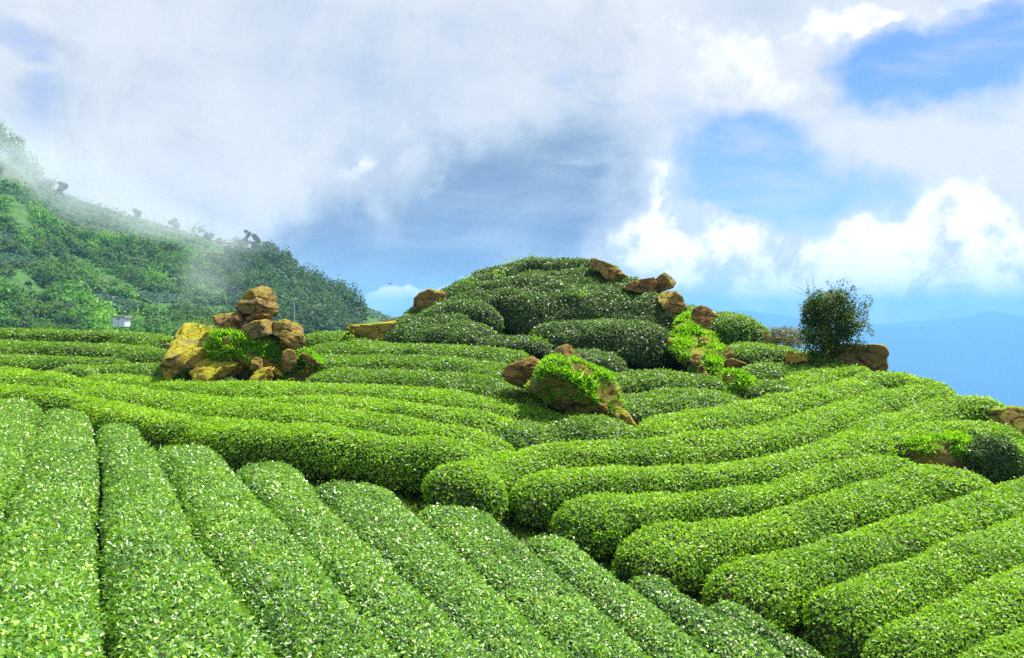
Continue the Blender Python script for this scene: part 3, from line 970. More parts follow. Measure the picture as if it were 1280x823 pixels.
    L_ = (0.050 if near else 0.058) + 0.0011 * dd
    if hd['kind'] in ('dark', 'mid'):
        L_ = L_ * 1.12
    ups = nr * 0.75 + np.array([0, 0, 0.35])
    groups = []
    fine = dd < 17
    vs, qs, rn = [], [], []
    off = 0
    for fmask, fl in ((fine, True), (~fine, False)):
        if fmask.sum() == 0: continue
        v, qq, cnt = make_leaves(pos[fmask], ups[fmask], L_[fmask], fine=fl, lift=(0.0, 0.85) if near else (0.05, 0.9), jit=0.5 if near else 0.38)
        rr = strip_rnd(cnt, {'near': 0.02, 'bright': 0.08, 'dark': -0.05, 'mid': 0.0}[hd['kind']], 0.2, pos[fmask], 0.8, idx)
        # fresh shoots sit on top: few and bright
        sh = rng.random(cnt) < (0.10 if near else 0.06)
        rr = np.where(sh, np.clip(rr + 0.4, 0, 1), rr)
        vs.append(v); qs.append(qq + off); off += len(v)
        rn.append(np.repeat(rr, 2) if fl else rr)
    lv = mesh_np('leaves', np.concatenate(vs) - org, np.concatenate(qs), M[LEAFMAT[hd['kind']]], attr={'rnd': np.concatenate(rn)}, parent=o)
    NLEAF += len(pos)


for i, hd in enumerate(HEDGES):
    build_hedge(hd, i + 1)
print('leaves', NLEAF)

# ------------------------------------------------------------------ boulders
def zz(ox, oy, s):
    return lambda pts: [(ox + x / s, oy + y / s) for x, y in pts]


Z2, Z3, Z4, Z5 = zz(200, 270, 3.578), zz(460, 300, 3.166), zz(720, 300, 3.166), zz(960, 330, 2.656)


def rock_arrays(poly, d, thick, seed, dyslope=0.0, boxy=0.45, cuts=9, rough=0.06, cut_lo=0.5, N=84, K=30):
    r = np.random.default_rng(seed)
    poly = np.array(poly, float)
    cen = poly.mean(0)
    pc = np.concatenate([poly, poly[:1]])
    s = np.concatenate([[0], np.cumsum(np.linalg.norm(np.diff(pc, axis=0), axis=1))])
    t = np.linspace(0, s[-1], N + 1)[:-1]
    ring = np.stack([np.interp(t, s, pc[:, 0]), np.interp(t, s, pc[:, 1])], 1)
    W = P(ring[:, 0], ring[:, 1], d + dyslope * (cen[1] - ring[:, 1]))
    C = P(cen[0], cen[1], d)
    size = np.linalg.norm(W - C, axis=1).mean()
    ph = np.linspace(0.06, math.pi - 0.06, K)
    sc = np.sin(ph) ** (boxy * 0.7)
    dp = -np.sign(np.cos(ph)) * np.abs(np.cos(ph)) ** 0.75
    fwd = np.array([C[0], C[1], 0]); fwd /= np.linalg.norm(fwd)
    V = C[None, None] + (W - C)[None] * sc[:, None, None] + fwd[None, None] * (dp * thick / 2)[:, None, None]
    sidev = np.array([fwd[1], -fwd[0], 0])
    # flat broken faces
    for _ in range(cuts):
        n = -fwd * r.uniform(0.5, 1.0) + sidev * r.uniform(-0.85, 0.85) + np.array([0, 0, r.uniform(-0.6, 0.9)])
        n /= np.linalg.norm(n)
        pr = (V - C) @ n
        lim = pr.max() * r.uniform(cut_lo, 0.85)
        V = V - np.maximum(0, pr - lim)[..., None] * n * 0.97
    q = V - C
    nn = q / (np.linalg.norm(q, axis=-1, keepdims=True) + 1e-9)
    f = 1.0 / max(size, 0.1)
    nz = vnoise(V, 2.6 * f, seed, 4, 0.55) * rough * size * 0.6
    # stepped breaks along one bedding direction
    bd = np.array([r.uniform(-0.4, 0.4), r.uniform(-0.3, 0.3), 1.0]); bd /= np.linalg.norm(bd)
    w_ = ((V - C) @ bd) / max(size, 0.1) * 1.8 + 0.5 * vnoise(V, 1.0 * f, seed + 9, 2)
    rid = (np.abs((w_ % 1.0) - 0.5) < 0.07) * (-rough * size * 0.9) + (np.floor(w_) * 0.37 % 1.0 - 0.5) * rough * size * 0.9
    V = V + nn * (nz + rid)[..., None]
    VV = V.reshape(-1, 3)
    Q = []
    i = np.arange((K - 1) * N); a = i // N; b = i % N
    Q = np.stack([a * N + b, a * N + (b + 1) % N, (a + 1) * N + (b + 1) % N, (a + 1) * N + b], 1)
    nv = len(VV)
    VV = np.concatenate([VV, [V[0].mean(0)], [V[-1].mean(0)]])
    k = np.arange(N)
    T = np.concatenate([np.stack([(k + 1) % N, k, np.full(N, nv)], 1), np.stack([(K - 1) * N + k, (K - 1) * N + (k + 1) % N, np.full(N, nv + 1)], 1)])
    A, B, C2, D2 = (VV[Q[:, j]] for j in range(4))
    if ((np.cross(C2 - A, D2 - B)) * ((A + C2) / 2 - C)).sum(1).mean() < 0:
        Q = Q[:, ::-1]; T = T[:, ::-1]
    return VV, Q, T, C


def grass_on(V, Q, per, L=0.16, up_min=0.1, mask=None, parent=None, name='grass', mat='grass', wr=0.26, lift=(0.35, 1.3), origin=None):
    def keep(nn, cc):
        k = np.clip((nn[:, 2] - up_min) / 0.35, 0, 1)
        k = k * np.clip(0.55 + 1.5 * vnoise(cc, 1.6, 77, 3), 0.02, 1.4)
        if mask is not None:
            k = k * mask(cc)
        return k
    pos, nr = sample_quads(V, Q, np.full(len(Q), float(per)), keep)
    if len(pos) == 0: return None
    nr = nr * 0.5 + np.array([0, 0, 0.6])
    tall = 1 + 0.5 * vnoise(pos, 1.3, 31, 2)
    v, q, n = make_leaves(pos, nr, L * np.clip(tall, 0.4, 1.8), Wr=wr, lift=lift, jit=0.3)
    o = np.zeros(3) if origin is None else origin
    rr = np.clip(rng.beta(1.3, 1.7, n) + 0.35 * vnoise(pos, 1.1, 13, 3), 0, 1)
    return mesh_np(name, v - o, q, M[mat], attr={'rnd': rr}, parent=parent)


def rock(label, poly, d, thick, seed, mat='rock_brown', group=None, name='boulder', cat='rock', moss=0, mossL=0.17, moss_min=0.25, **kw):
    V, Q, T, C = rock_arrays(poly, d, thick, seed, **kw)
    org = np.array([C[0], C[1], V[:, 2].min()])
    o = mesh_np(name, V - org, Q, M[mat], tris=T)
    o.location = tuple(org)
    tag(o, label, cat, group)
    if moss:
        grass_on(V, Q, moss, mossL, moss_min, parent=o, name='moss', origin=org)
    return o


GC = 'boulders piled into the cairn left of the hill'
GS = 'boulders tumbled down the right side of the hill'
GG = 'small rocks half sunk in the grassy rockfall'
rock('big yellow lichen-covered slab at the left foot of the cairn', Z2([(10, 670), (55, 530), (105, 480), (160, 475), (245, 500), (262, 545), (225, 600), (225, 660), (140, 720), (40, 700)]), 38.6, 2.2, 11, 'rock_yellow', GC, boxy=0.3, cuts=3, rough=0.09, dyslope=0.085)
rock('lower yellow slab sloping right, in front of the cairn bushes', Z2([(120, 700), (190, 610), (260, 588), (320, 615), (392, 618), (400, 655), (345, 720), (270, 755), (150, 750)]), 37.4, 2.0, 12, 'rock_yellow', GC, boxy=0.3, cuts=3, rough=0.09, dyslope=0.085)
rock('rounded top boulder crowning the cairn', Z2([(336, 410), (352, 380), (372, 350), (405, 322), (455, 311), (497, 314), (515, 340), (527, 370), (538, 410), (517, 455), (470, 452), (430, 470), (385, 448), (350, 430)]), 38.8, 2.1, 13, 'rock_brown', GC, boxy=0.55, cuts=8, rough=0.10, cut_lo=0.5)
rock('flat brown stone jutting left under the top boulder of the cairn', Z2([(232, 450), (270, 438), (340, 430), (392, 440), (380, 475), (330, 485), (245, 490)]), 39.0, 1.6, 14, 'rock_brown', GC, boxy=0.3, cuts=4)
rock('angular reddish block below the left-jutting stone of the cairn', Z2([(248, 500), (290, 462), (362, 438), (378, 480), (360, 515), (305, 560), (255, 562)]), 38.1, 1.4, 15, 'rock_red', GC, boxy=0.35, cuts=5)
rock('thin stone wedged directly beneath the top boulder', Z2([(380, 455), (425, 438), (490, 438), (505, 460), (480, 480), (392, 485)]), 38.5, 1.5, 16, 'rock_red', GC, boxy=0.35, cuts=4)
rock('tilted flat slab across the middle of the cairn', Z2([(340, 530), (365, 492), (420, 470), (505, 456), (532, 482), (505, 522), (430, 548), (365, 570), (345, 560)]), 37.8, 1.4, 17, 'rock_brown', GC, boxy=0.28, cuts=4)
rock('shadowed stone under the tilted slab of the cairn', Z2([(385, 580), (440, 545), (500, 528), (545, 545), (540, 600), (470, 610), (395, 605)]), 38.1, 1.2, 18, 'rock_yellow', GC, boxy=0.35, cuts=4)
rock('tall angular block on the right shoulder of the cairn', Z2([(508, 470), (560, 462), (615, 478), (642, 505), (655, 600), (610, 604), (560, 580), (530, 545), (505, 520)]), 38.0, 1.8, 19, 'rock_brown', GC, boxy=0.35, cuts=6)
rock('egg-shaped dark stone standing in grass low on the cairn', Z2([(542, 640), (548, 608), (572, 594), (602, 600), (614, 636), (606, 670), (580, 698), (548, 695)]), 36.6, 0.7, 20, 'rock_brown', GC, boxy=0.5, cuts=3)
rock('lowest mossy yellow stone at the foot of the cairn', Z2([(395, 735), (420, 700), (455, 680), (500, 673), (512, 720), (492, 755), (405, 760)]), 36.5, 1.0, 21, 'rock_yellow', GC, boxy=0.4, cuts=5)
rock('small brown stone peeping from grass in the middle of the cairn', Z2([(400, 690), (405, 645), (430, 628), (458, 640), (465, 680), (430, 700)]), 37.0, 0.8, 22, 'rock_brown', GC, boxy=0.45, cuts=4)
rock('tiny mossy stone by the row at the foot of the cairn', Z2([(556, 750), (565, 732), (598, 724), (612, 742), (605, 758)]), 36.2, 0.6, 23, 'rock_moss', GC, boxy=0.45, cuts=3)
rock('narrow yellow blade of rock beside the lowest mossy stone', Z2([(498, 682), (512, 676), (548, 702), (552, 722), (520, 712)]), 36.4, 0.4, 24, 'rock_yellow', GC, boxy=0.4, cuts=2)
rock('yellow mossy bank under the tall block on the cairn right', Z2([(625, 610), (660, 605), (700, 640), (732, 665), (690, 680), (650, 660)]), 37.0, 1.2, 25, 'rock_moss', GC, name='mossy_rock', moss=500, boxy=0.5, cuts=3)
rock('grassy mound filling the cairn between its stones', Z2([(200, 590), (240, 520), (330, 515), (420, 560), (560, 560), (650, 605), (735, 668), (700, 720), (600, 765), (400, 765), (300, 700)]), 38.35, 3.2, 26, 'rock_moss', None, name='mossy_mound', cat='mound', moss=1300, mossL=0.2, moss_min=-0.55, boxy=0.6, cuts=2)

rock('flat-topped yellow rock among bushes between cairn and hill', Z2([(826, 560), (832, 505), (850, 485), (935, 482), (985, 476), (1058, 468), (1045, 505), (1025, 560), (960, 585), (860, 580)]), 42.6, 2.2, 31, 'rock_yellow', None, boxy=0.28, cuts=3)
rock('brown boulder against the sky on the left shoulder of the hill', Z3([(178, 290), (182, 228), (205, 208), (240, 194), (305, 204), (318, 240), (260, 290)]), 44.8, 2.0, 32, 'rock_brown', None, boxy=0.35, cuts=4)
rock('reddish pointed rock at the left end of the moss-topped mound', Z3([(528, 530), (538, 500), (600, 478), (650, 458), (672, 470), (700, 500), (700, 570), (620, 590), (545, 560)]), 31.0, 1.8, 33, 'rock_red', None, boxy=0.45, cuts=5, rough=0.09)
rock('dark domed rock standing behind the moss-topped mound', Z3([(725, 480), (732, 445), (755, 420), (790, 412), (822, 445), (872, 488), (880, 530), (740, 530)]), 33.4, 1.5, 34, 'rock_red', None, boxy=0.5, cuts=4)
rock('big overgrown rock with a bright cap of moss in the middle', Z3([(630, 590), (680, 500), (720, 475), (800, 470), (900, 508), (950, 540), (985, 600), (1012, 660), (1005, 730), (900, 700), (800, 700), (730, 660), (665, 615)]), 30.0, 3.0, 35, 'rock_moss', None, name='mossy_rock', moss=1700, mossL=0.17, moss_min=-0.45, boxy=0.55, cuts=4, rough=0.10)
rock('orange sliver of rock at the right foot of the moss-topped mound', Z4([(175, 690), (188, 668), (212, 690), (242, 735), (240, 775), (215, 765), (185, 725)]), 29.2, 0.6, 36, 'rock_yellow', None, boxy=0.4, cuts=3)
rock('thin red rock edge right behind the moss-topped mound', Z4([(125, 560), (128, 530), (145, 535), (175, 580), (205, 640), (195, 665), (160, 640)]), 31.9, 0.7, 37, 'rock_red', None, boxy=0.4, cuts=3)

rock('long wedge-shaped summit boulder leaning left against the sky', Z4([(48, 98), (60, 67), (90, 78), (150, 100), (208, 150), (222, 180), (180, 195), (135, 185), (90, 125)]), 46.6, 2.0, 41, 'rock_brown', GS, boxy=0.35, cuts=5)
rock('low reddish boulder right of the long summit wedge', Z4([(185, 190), (205, 172), (245, 158), (310, 148), (325, 178), (305, 218), (240, 212)]), 44.4, 2.0, 42, 'rock_red', GS, boxy=0.38, cuts=5)
rock('block-shaped boulder with a pointed top on the summit ridge', Z4([(308, 160), (328, 143), (350, 127), (376, 145), (397, 166), (386, 190), (342, 206), (310, 198)]), 45.0, 1.8, 43, 'rock_brown', GS, boxy=0.3, cuts=5)
rock('large fissured boulder below the pointed summit block', Z4([(318, 222), (345, 205), (398, 202), (425, 228), (440, 262), (436, 300), (405, 318), (372, 290), (340, 262)]), 42.8, 2.0, 44, 'rock_brown', GS, boxy=0.4, cuts=7, rough=0.10)
rock('pyramid-like reddish boulder at the head of the grassy rockfall', Z4([(448, 300), (462, 272), (492, 256), (528, 268), (556, 300), (574, 328), (556, 372), (505, 372), (470, 345)]), 41.4, 2.0, 45, 'rock_red', GS, boxy=0.4, cuts=6)
rock('grassy rockfall spilling down between hill and right slope', Z4([(380, 330), (440, 292), (500, 335), (560, 385), (590, 430), (585, 520), (610, 570), (540, 580), (480, 560), (410, 500), (375, 440), (365, 370)]), 39.2, 3.4, 46, 'rock_moss', None, name='mossy_bank', cat='bank', moss=1500, mossL=0.2, moss_min=-0.5, boxy=0.6, cuts=2, dyslope=0.085, rough=0.12)
rock('grassy bank carrying the summit boulders down the ridge', Z4([(140, 190), (200, 178), (260, 205), (330, 208), (400, 290), (460, 320), (440, 370), (370, 350), (290, 290), (180, 240)]), 45.4, 2.4, 47, 'rock_moss', None, name='mossy_bank', cat='bank', moss=1300, mossL=0.18, moss_min=-0.4, boxy=0.6, cuts=2, dyslope=0.05, rough=0.10)
for k, (lab, pl, dd, th, mt) in enumerate([
    ('small wedge stone nearest below the pyramid boulder', [(436, 362), (448, 340), (470, 345), (488, 372), (460, 385)], 40.3, 0.8, 'rock_brown'),
    ('middle-sized brown stone in the upper grassy rockfall', [(486, 395), (510, 378), (535, 395), (548, 422), (525, 440), (495, 425)], 38.9, 0.9, 'rock_brown'),
    ('dark upright stone at the left edge of the grassy rockfall', [(452, 470), (462, 450), (488, 450), (494, 485), (470, 505), (455, 495)], 36.5, 0.8, 'rock_brown'),
    ('slanting stone at the lower end of the grassy rockfall', [(474, 530), (482, 505), (502, 493), (527, 540), (505, 556)], 35.5, 0.8, 'rock_brown'),
    ('small pointed stone standing right of the grassy rockfall', [(580, 465), (588, 438), (605, 421), (622, 448), (620, 478), (590, 480)], 37.6, 0.8, 'rock_brown'),
    ('low broken reddish stones beside the pointed one', [(572, 500), (580, 478), (620, 468), (678, 490), (650, 520), (600, 520)], 36.6, 1.0, 'rock_red'),
    ('yellow lichened stone at the upper left of the rockfall', [(356, 410), (368, 388), (390, 392), (398, 430), (378, 450), (362, 435)], 39.2, 0.8, 'rock_yellow'),
    ('flat yellowish stone under the large fissured boulder', [(370, 310), (395, 298), (418, 318), (405, 335), (380, 330)], 42.6, 0.8, 'rock_yellow')]):
    rock(lab, Z4(pl), dd, th, 60 + k, mt, GG, name='stone', N=48, K=18, boxy=0.42, cuts=4, rough=0.09)
rock('mossy green mound at the bottom of the grassy rockfall', Z4([(520, 590), (530, 560), (560, 530), (640, 528), (720, 568), (800, 625), (785, 650), (710, 655), (645, 680), (590, 640)]), 34.0, 2.2, 71, 'rock_moss', None, name='mossy_rock', moss=1600, mossL=0.17, moss_min=-0.1, boxy=0.55, cuts=3)
rock('small bright yellow stone in the hedges below the dark bush', Z4([(828, 480), (830, 450), (842, 433), (858, 448), (916, 450), (918, 478), (870, 488)]), 36.3, 0.9, 72, 'rock_yellow', None, name='stone', boxy=0.3, cuts=3)
rock('big square boulder dark on top, under the leafy bush', Z5([(150, 350), (170, 280), (225, 262), (290, 266), (350, 266), (392, 270), (409, 296), (400, 322), (398, 362), (340, 362), (230, 372)]), 37.6, 2.6, 73, 'rock_brown', None, boxy=0.38, cuts=4, rough=0.09)
rock('mossy boulder cut off by the right picture edge', Z5([(728, 520), (738, 478), (800, 472), (880, 478), (960, 520), (980, 640), (880, 620), (800, 570)]), 30.6, 2.4, 74, 'rock_moss', None, boxy=0.4, cuts=4)
rock('overhanging mossy rock ledge beside the round dark bush', Z5([(436, 612), (448, 598), (500, 590), (560, 578), (640, 578), (720, 620), (740, 700), (640, 712), (560, 700), (520, 690), (495, 645), (450, 648)]), 26.9, 1.7, 75, 'rock_moss', None, name='mossy_rock', moss=2200, mossL=0.16, moss_min=0.1, boxy=0.42, cuts=4)


# ------------------------------------------------------------------ loose plants
def blob_leaves(centers, radii, per, L, seed, squash=1.0, wr=0.5, outward=0.7):
    """leaves spread through round clumps, denser near each clump's skin"""
    r = np.random.default_rng(seed)
    ps, ns = [], []
    for (c, rad) in zip(centers, radii):
        n = max(3, int(per * rad * rad))
        d = r.normal(0, 1, (n, 3)); d /= np.linalg.norm(d, axis=1, keepdims=True)
        k = r.uniform(0.35, 1.05, (n, 1)) ** 0.5
        p = np.asarray(c) + d * k * rad * np.array([1, 1, squash])
        ps.append(p); ns.append(d * outward + np.array([0, 0, 0.5]))
    pos = np.concatenate(ps); nr = np.concatenate(ns)
    v, q, n = make_leaves(pos, nr, L, Wr=wr, lift=(0, 0.8), jit=0.5)
    return v, q, pos


def tube(bm, pts, r0, r1, seg=7):
    pts = [Vector(p) for p in pts]
    rings = []
    for i, p in enumerate(pts):
        t = (pts[min(i + 1, len(pts) - 1)] - pts[max(i - 1, 0)]).normalized()
        a = t.orthogonal().normalized(); b = t.cross(a)
        rr = r0 + (r1 - r0) * i / (len(pts) - 1)
        rings.append([bm.verts.new(p + (a * math.cos(k * math.tau / seg) + b * math.sin(k * math.tau / seg)) * rr) for k in range(seg)])
    for x, y in zip(rings, rings[1:]):
        for k in range(seg):
            bm.faces.new((x[k], x[(k + 1) % seg], y[(k + 1) % seg], y[k]))
    bm.faces.new(rings[0][::-1]); bm.faces.new(rings[-1])


def limb(p0, p1, bend, n=6, seed=0):
    r = random.Random(seed)
    p0, p1 = Vector(p0), Vector(p1)
    out = []
    off = Vector((r.uniform(-1, 1), r.uniform(-1, 1), r.uniform(-0.3, 1))) * bend
    for i in range(n):
        t = i / (n - 1)
        out.append(p0.lerp(p1, t) + off * math.sin(t * math.pi) + Vector((r.uniform(-1, 1), r.uniform(-1, 1), r.uniform(-1, 1))) * bend * 0.12)
    return out


def big_bush():
    d = 37.0
    def w(px, py, o=0.0):
        return P(px, py, d + o)
    base = w(1040, 446)
    root = empty('bush_tree', tuple(base))
    tag(root, 'dark leafy bush with straggling twigs beside the big square boulder', 'bush')
    cs, rs = [], []
    r = np.random.default_rng(5)
    for (px, py, rp) in [(1022, 392, 20), (1018, 410, 18), (1035, 385, 20), (1040, 405, 24), (1030, 422, 20), (1045, 425, 18), (1052, 388, 17), (1058, 405, 16),
                         (1025, 377, 13), (1044, 374, 12), (1060, 418, 14), (1072, 398, 12), (1070, 384, 9), (1078, 412, 9), (1015, 386, 11), (1012, 398, 12), (1052, 372, 9), (1020, 432, 14), (1040, 436, 14), (1008, 420, 9), (1066, 428, 11), (1072, 436, 10), (1064, 386, 9), (1013, 380, 8)]:
        cs.append(w(px, py, r.uniform(-0.5, 0.5))); rs.append(rp / F * d)
    cs = np.array(cs); rs = np.array(rs)
    dense = np.array([c[0] < w(1061, 400)[0] for c in cs])
    v, q, pos = blob_leaves(cs[dense], rs[dense], 2300, 0.115, 5)
    v3, q3, pos3 = blob_leaves(cs[~dense], rs[~dense] * 1.15, 650, 0.105, 15)
    q = np.concatenate([q, q3 + len(v)]); v = np.concatenate([v, v3]); pos = np.concatenate([pos, pos3])
    # thin sprays on the right and top
    cs2, rs2 = [], []
    bm = bmesh.new()
    tips = [(1092, 378), (1086, 388), (1084, 402), (1090, 417), (1076, 372), (1072, 360), (1088, 408), (1078, 425), (1066, 396), (1085, 375), (1058, 358), (1050, 355), (1040, 356), (1019, 358), (1008, 362), (1000, 385), (1074, 436), (1068, 412)]
    for k, (px, py) in enumerate(tips):
        a = w(1042 + r.uniform(-8, 8), 412 + r.uniform(-12, 12)); b = w(px, py, r.uniform(-0.6, 0.6))
        pts = limb(a, b, 0.12, 8, k)
        tube(bm, pts, 0.02, 0.005, 5)
        for t in (4, 5, 6, 7):
            for _ in range(2):
                cs2.append(np.array(pts[t]) + r.normal(0, 0.09, 3)); rs2.append(r.uniform(0.05, 0.13))
    v2, q2, pos2 = blob_leaves(cs2, rs2, 1300, 0.085, 6)
    for k, (px, py) in enumerate([(986, 353), (984, 361), (1014, 340), (1006, 347), (1096, 384), (1091, 372), (1080, 360)]):
        a = w(1014, 372); pts = limb(a, w(px, py), 0.08, 8, 50 + k)
        tube(bm, pts, 0.010, 0.004, 4)
    stems = [limb(w(1040 + k * 4, 450), w(1020 + k * 9, 395, -0.3 + 0.2 * k), 0.15, 8, 70 + k) for k in range(5)]
    for s_ in stems: tube(bm, s_, 0.06, 0.02, 6)
    for vv in bm.verts: vv.co -= Vector(base)
    mesh_bm('stems', bm, M['twig'], root)
    V = np.concatenate([v, v2]) - base; Qq = np.concatenate([q, q2 + len(v)])
    pp = np.concatenate([pos, pos2])
    mesh_np('crown', V, Qq, M['bush_leaf'], attr={'rnd': np.clip(rng.beta(1.5, 2.5, len(pp)) + 0.2 * vnoise(pp, 1.5, 3, 2), 0, 1)}, parent=root)


big_bush()


def leafy_ball(label, px, py, rx, ry, d, mat, per, L, name='round_bush', cat='bush', seed=1, lumps=14):
    c = P(px, py, d)
    r = np.random.default_rng(seed)
    R_ = rx / F * d
    th = np.linspace(0, math.tau, 33)[:-1]; ph = np.linspace(0.02, math.pi - 0.02, 18)
    d3 = np.stack([np.sin(ph)[:, None] * np.cos(th), np.sin(ph)[:, None] * np.sin(th), np.cos(ph)[:, None] * np.ones_like(th)], -1)
    V = c + d3 * np.array([R_, R_, ry / F * d]) * (0.96 + 0.10 * vnoise(d3 * 2 + seed, 1.3, seed, 3))[..., None]
    n, m = V.shape[:2]
    i = np.arange((n - 1) * m); a = i // m; b = i % m
    Q = np.stack([a * m + b, (a + 1) * m + b, (a + 1) * m + (b + 1) % m, a * m + (b + 1) % m], 1)
    V = V.reshape(-1, 3)
    org = np.array([c[0], c[1], V[:, 2].min()])
    core = c + (V - c) * 0.93
    o = mesh_np(name, core - org, Q, M['hedge_core'], smooth=True)
    o.location = tuple(org)
    tag(o, label, cat)
    pos, nr = sample_quads(V, Q, np.full(len(Q), float(per)))
    v, q, k = make_leaves(pos, nr * 0.8 + np.array([0, 0, .3]), L, jit=0.4)
    mesh_np('leaves', v - org, q, M[mat], attr={'rnd': strip_rnd(k, -0.03, 0, pos, 1.0, seed)}, parent=o)
    return o


leafy_ball('round dark tea bush hanging over the mossy ledge at the right', 1240, 579, 36, 36, 26.2, 'leaf_dark', 1100, 0.085, seed=4)


def weed_clump(label, pts, d, mat, L, per, name='weeds', cat='weeds', rad=0.25, group=None, seed=1, stems=True):
    r = np.random.default_rng(seed)
    cs = [P(px, py, d + r.uniform(-0.4, 0.4)) for px, py in pts]
    base = np.array(cs).mean(0); base[2] = min(c[2] for c in cs) - rad * 1.5
    root = empty(name, tuple(base))
    tag(root, label, cat, group)
    v, q, pos = blob_leaves(cs, [rad * r.uniform(0.7, 1.3) for _ in cs], per, L, seed, wr=0.35)
    mesh_np('foliage', v - base, q, M[mat], attr={'rnd': rng.random(len(pos))}, parent=root)
    for k, c in enumerate(cs):
        foot = np.array([c[0] * 0.7 + base[0] * 0.3, c[1], base[2]])
        bm = bmesh.new()
        tube(bm, [Vector(p) - Vector(base) for p in limb(foot, c, 0.05, 5, k)], 0.012, 0.004, 4)
        mesh_bm('stem', bm, M['twig'], root)


weed_clump('tall wild sprig sticking up from the very top of the hill', [(664, 317), (668, 320), (661, 321), (670, 323), (657, 324), (666, 326), (672, 326)], 49.3, 'leaf_mid', 0.12, 500, 'sprig', 'plant', 0.16, seed=3)
weed_clump('low wild shoots on the hilltop left of the tall sprig', [(640, 323), (632, 326), (645, 324), (625, 330), (650, 322), (637, 328)], 49.0, 'leaf_bright', 0.12, 450, 'wild_shoots', 'plant', 0.2, seed=8)
weed_clump('brown and olive dry weeds left of the dark leafy bush', [(965, 420), (972, 421), (980, 419), (988, 421), (996, 418), (1003, 421), (976, 423), (990, 424), (1000, 424), (984, 420), (968, 419), (978, 427), (990, 430), (968, 426), (1003, 430)], 40.3, 'dry_leaf', 0.12, 1100, 'dry_weeds', 'weeds', 0.36, seed=9)
weed_clump('shoots poking out beside the flat-topped yellow rock', [(438, 417), (446, 432), (458, 437), (468, 435), (476, 430), (440, 428)], 41.0, 'grass', 0.14, 500, 'wild_shoots', 'plant', 0.22, seed=10)
weed_clump('leafy shoots above the yellow slabs, left of the jutting stone', [(252, 402), (258, 400), (264, 404), (246, 406), (260, 409), (268, 411)], 40.0, 'leaf_mid', 0.13, 500, 'wild_shoots', 'plant', 0.25, seed=11)
for k, (lab, px, py, dd) in enumerate([('pale weed tuft on the second hill hedge near its middle', 723, 367, 44.5), ('pale weed tuft on the upper left of the hill', 520 + 104, 340, 46.2),
                                        ('pale weed tuft on the left shoulder of the hill', 583, 349, 46.8), ('bright fern tuft below the black hollow', 672, 424, 38.2), ('bright weed growing in the flat field left of the moss-topped rock', 541, 464, 35.5)]):
    weed_clump(lab, [(px + a, py + b) for a, b in ((-5, 1), (0, 0), (5, 1), (2, 3), (-3, 3))], dd - 0.3, 'grass', 0.15, 380, 'weed_tuft', 'plant', 0.17, seed=20 + k)
weed_clump('bright yellow-green shoot at the bottom edge of a foreground row', [(748, 812), (742, 817), (752, 819), (737, 822), (757, 824)], 14.1, 'grass', 0.10, 1500, 'tea_shoot', 'plant', 0.09, seed=30)
weed_clump('reddish dry weed in the gully beneath the third right-slope row', [(654, 628), (656, 634), (652, 638), (658, 640)], 22.4, 'dry_leaf', 0.07, 900, 'dry_weed', 'weeds', 0.12, seed=31)


def gully_weeds():
    n = 90000
    x = rng.uniform(-26, 22, n); y = rng.uniform(9, 47, n)
    x[:30000] = rng.uniform(-9, 9, 30000); y[:30000] = 23.5 - 0.62 * x[:30000] + rng.normal(0, 1.6, 30000)
    p3 = np.stack([x, y, 0 * x], -1)
    gully = np.exp(-((y - (23.5 - 0.6 * (x))) / 2.8) ** 2) * (np.abs(x) < 12)
    keep = (vnoise(p3, 0.45, 91, 3) + 0.9 * gully) > 0.12
    x, y = x[keep], y[keep]
    pos = np.stack([x, y, gz_at(x, y)], -1)
    v, q, k = make_leaves(pos, np.tile([0, 0, 1.0], (len(pos), 1)), 0.15, Wr=0.28, lift=(0.3, 1.2), jit=0.3)
    o = mesh_np('ground_weeds', v, q, M['leaf_mid'], attr={'rnd': rng.random(k)})
    tag(o, 'low green weeds covering the soil between the tea rows', 'weeds', kind='stuff')


gully_weeds()


def litter():
    n = 26000
    x = rng.uniform(-14, 18, n); y = rng.uniform(4, 32, n)
    pos = np.stack([x, y, gz_at(x, y) + 0.02], -1)
    v, q, k = make_leaves(pos, np.tile([0, 0, 1.0], (n, 1)), 0.08, Wr=0.5, lift=(-0.1, 0.3), jit=0.3)
    o = mesh_np('leaf_litter', v, q, M['dry_leaf'], attr={'rnd': rng.random(k)})
    tag(o, 'fallen brown leaves on the soil between the tea rows', 'leaf litter', kind='stuff')


litter()

# ------------------------------------------------------------------ the misty hillside across the valley
RIDGE = np.array([(-420, 88, 740), (-260, 100, 740), (-100, 125, 700), (0, 163, 650), (28, 186, 640), (50, 226, 630), (80, 243, 630), (150, 266, 630), (230, 289, 650), (290, 307, 675), (330, 314, 640), (352, 328, 610),
                  (372, 340, 600), (400, 355, 585), (440, 374, 570), (458, 383, 565), (470, 390, 560), (490, 397, 555), (540, 416, 545), (600, 440, 540)], float)


def ridge(px):
    return np.interp(px, RIDGE[:, 0], RIDGE[:, 1]), np.interp(px, RIDGE[:, 0], RIDGE[:, 2])


def hill_point(px, t):
    """t = 0 at the foot, 1 at the ridge"""
    px = np.asarray(px, float); t = np.asarray(t, float)
    ry, rd = ridge(px)
    by = np.full_like(px, 470.0)
    bd = np.interp(px, [-420, 250, 400, 600], [215, 235, 330, 460])
    py = by + (ry - by) * t
    dd = bd + (rd - bd) * np.clip(t, 0, 1) ** 1.15
    w = P(px, py, dd)
    nz = vnoise(w * np.array([1, 1, 1]), 1 / 70.0, 41, 4, 0.5)
    dd2 = dd * (1 + 0.035 * nz * np.sin(np.clip(t, 0, 1) * math.pi))
    return P(px, py, dd2)


def hill_t(px, py):
    ry, _ = ridge(px)
    return (470.0 - py) / (470.0 - ry)


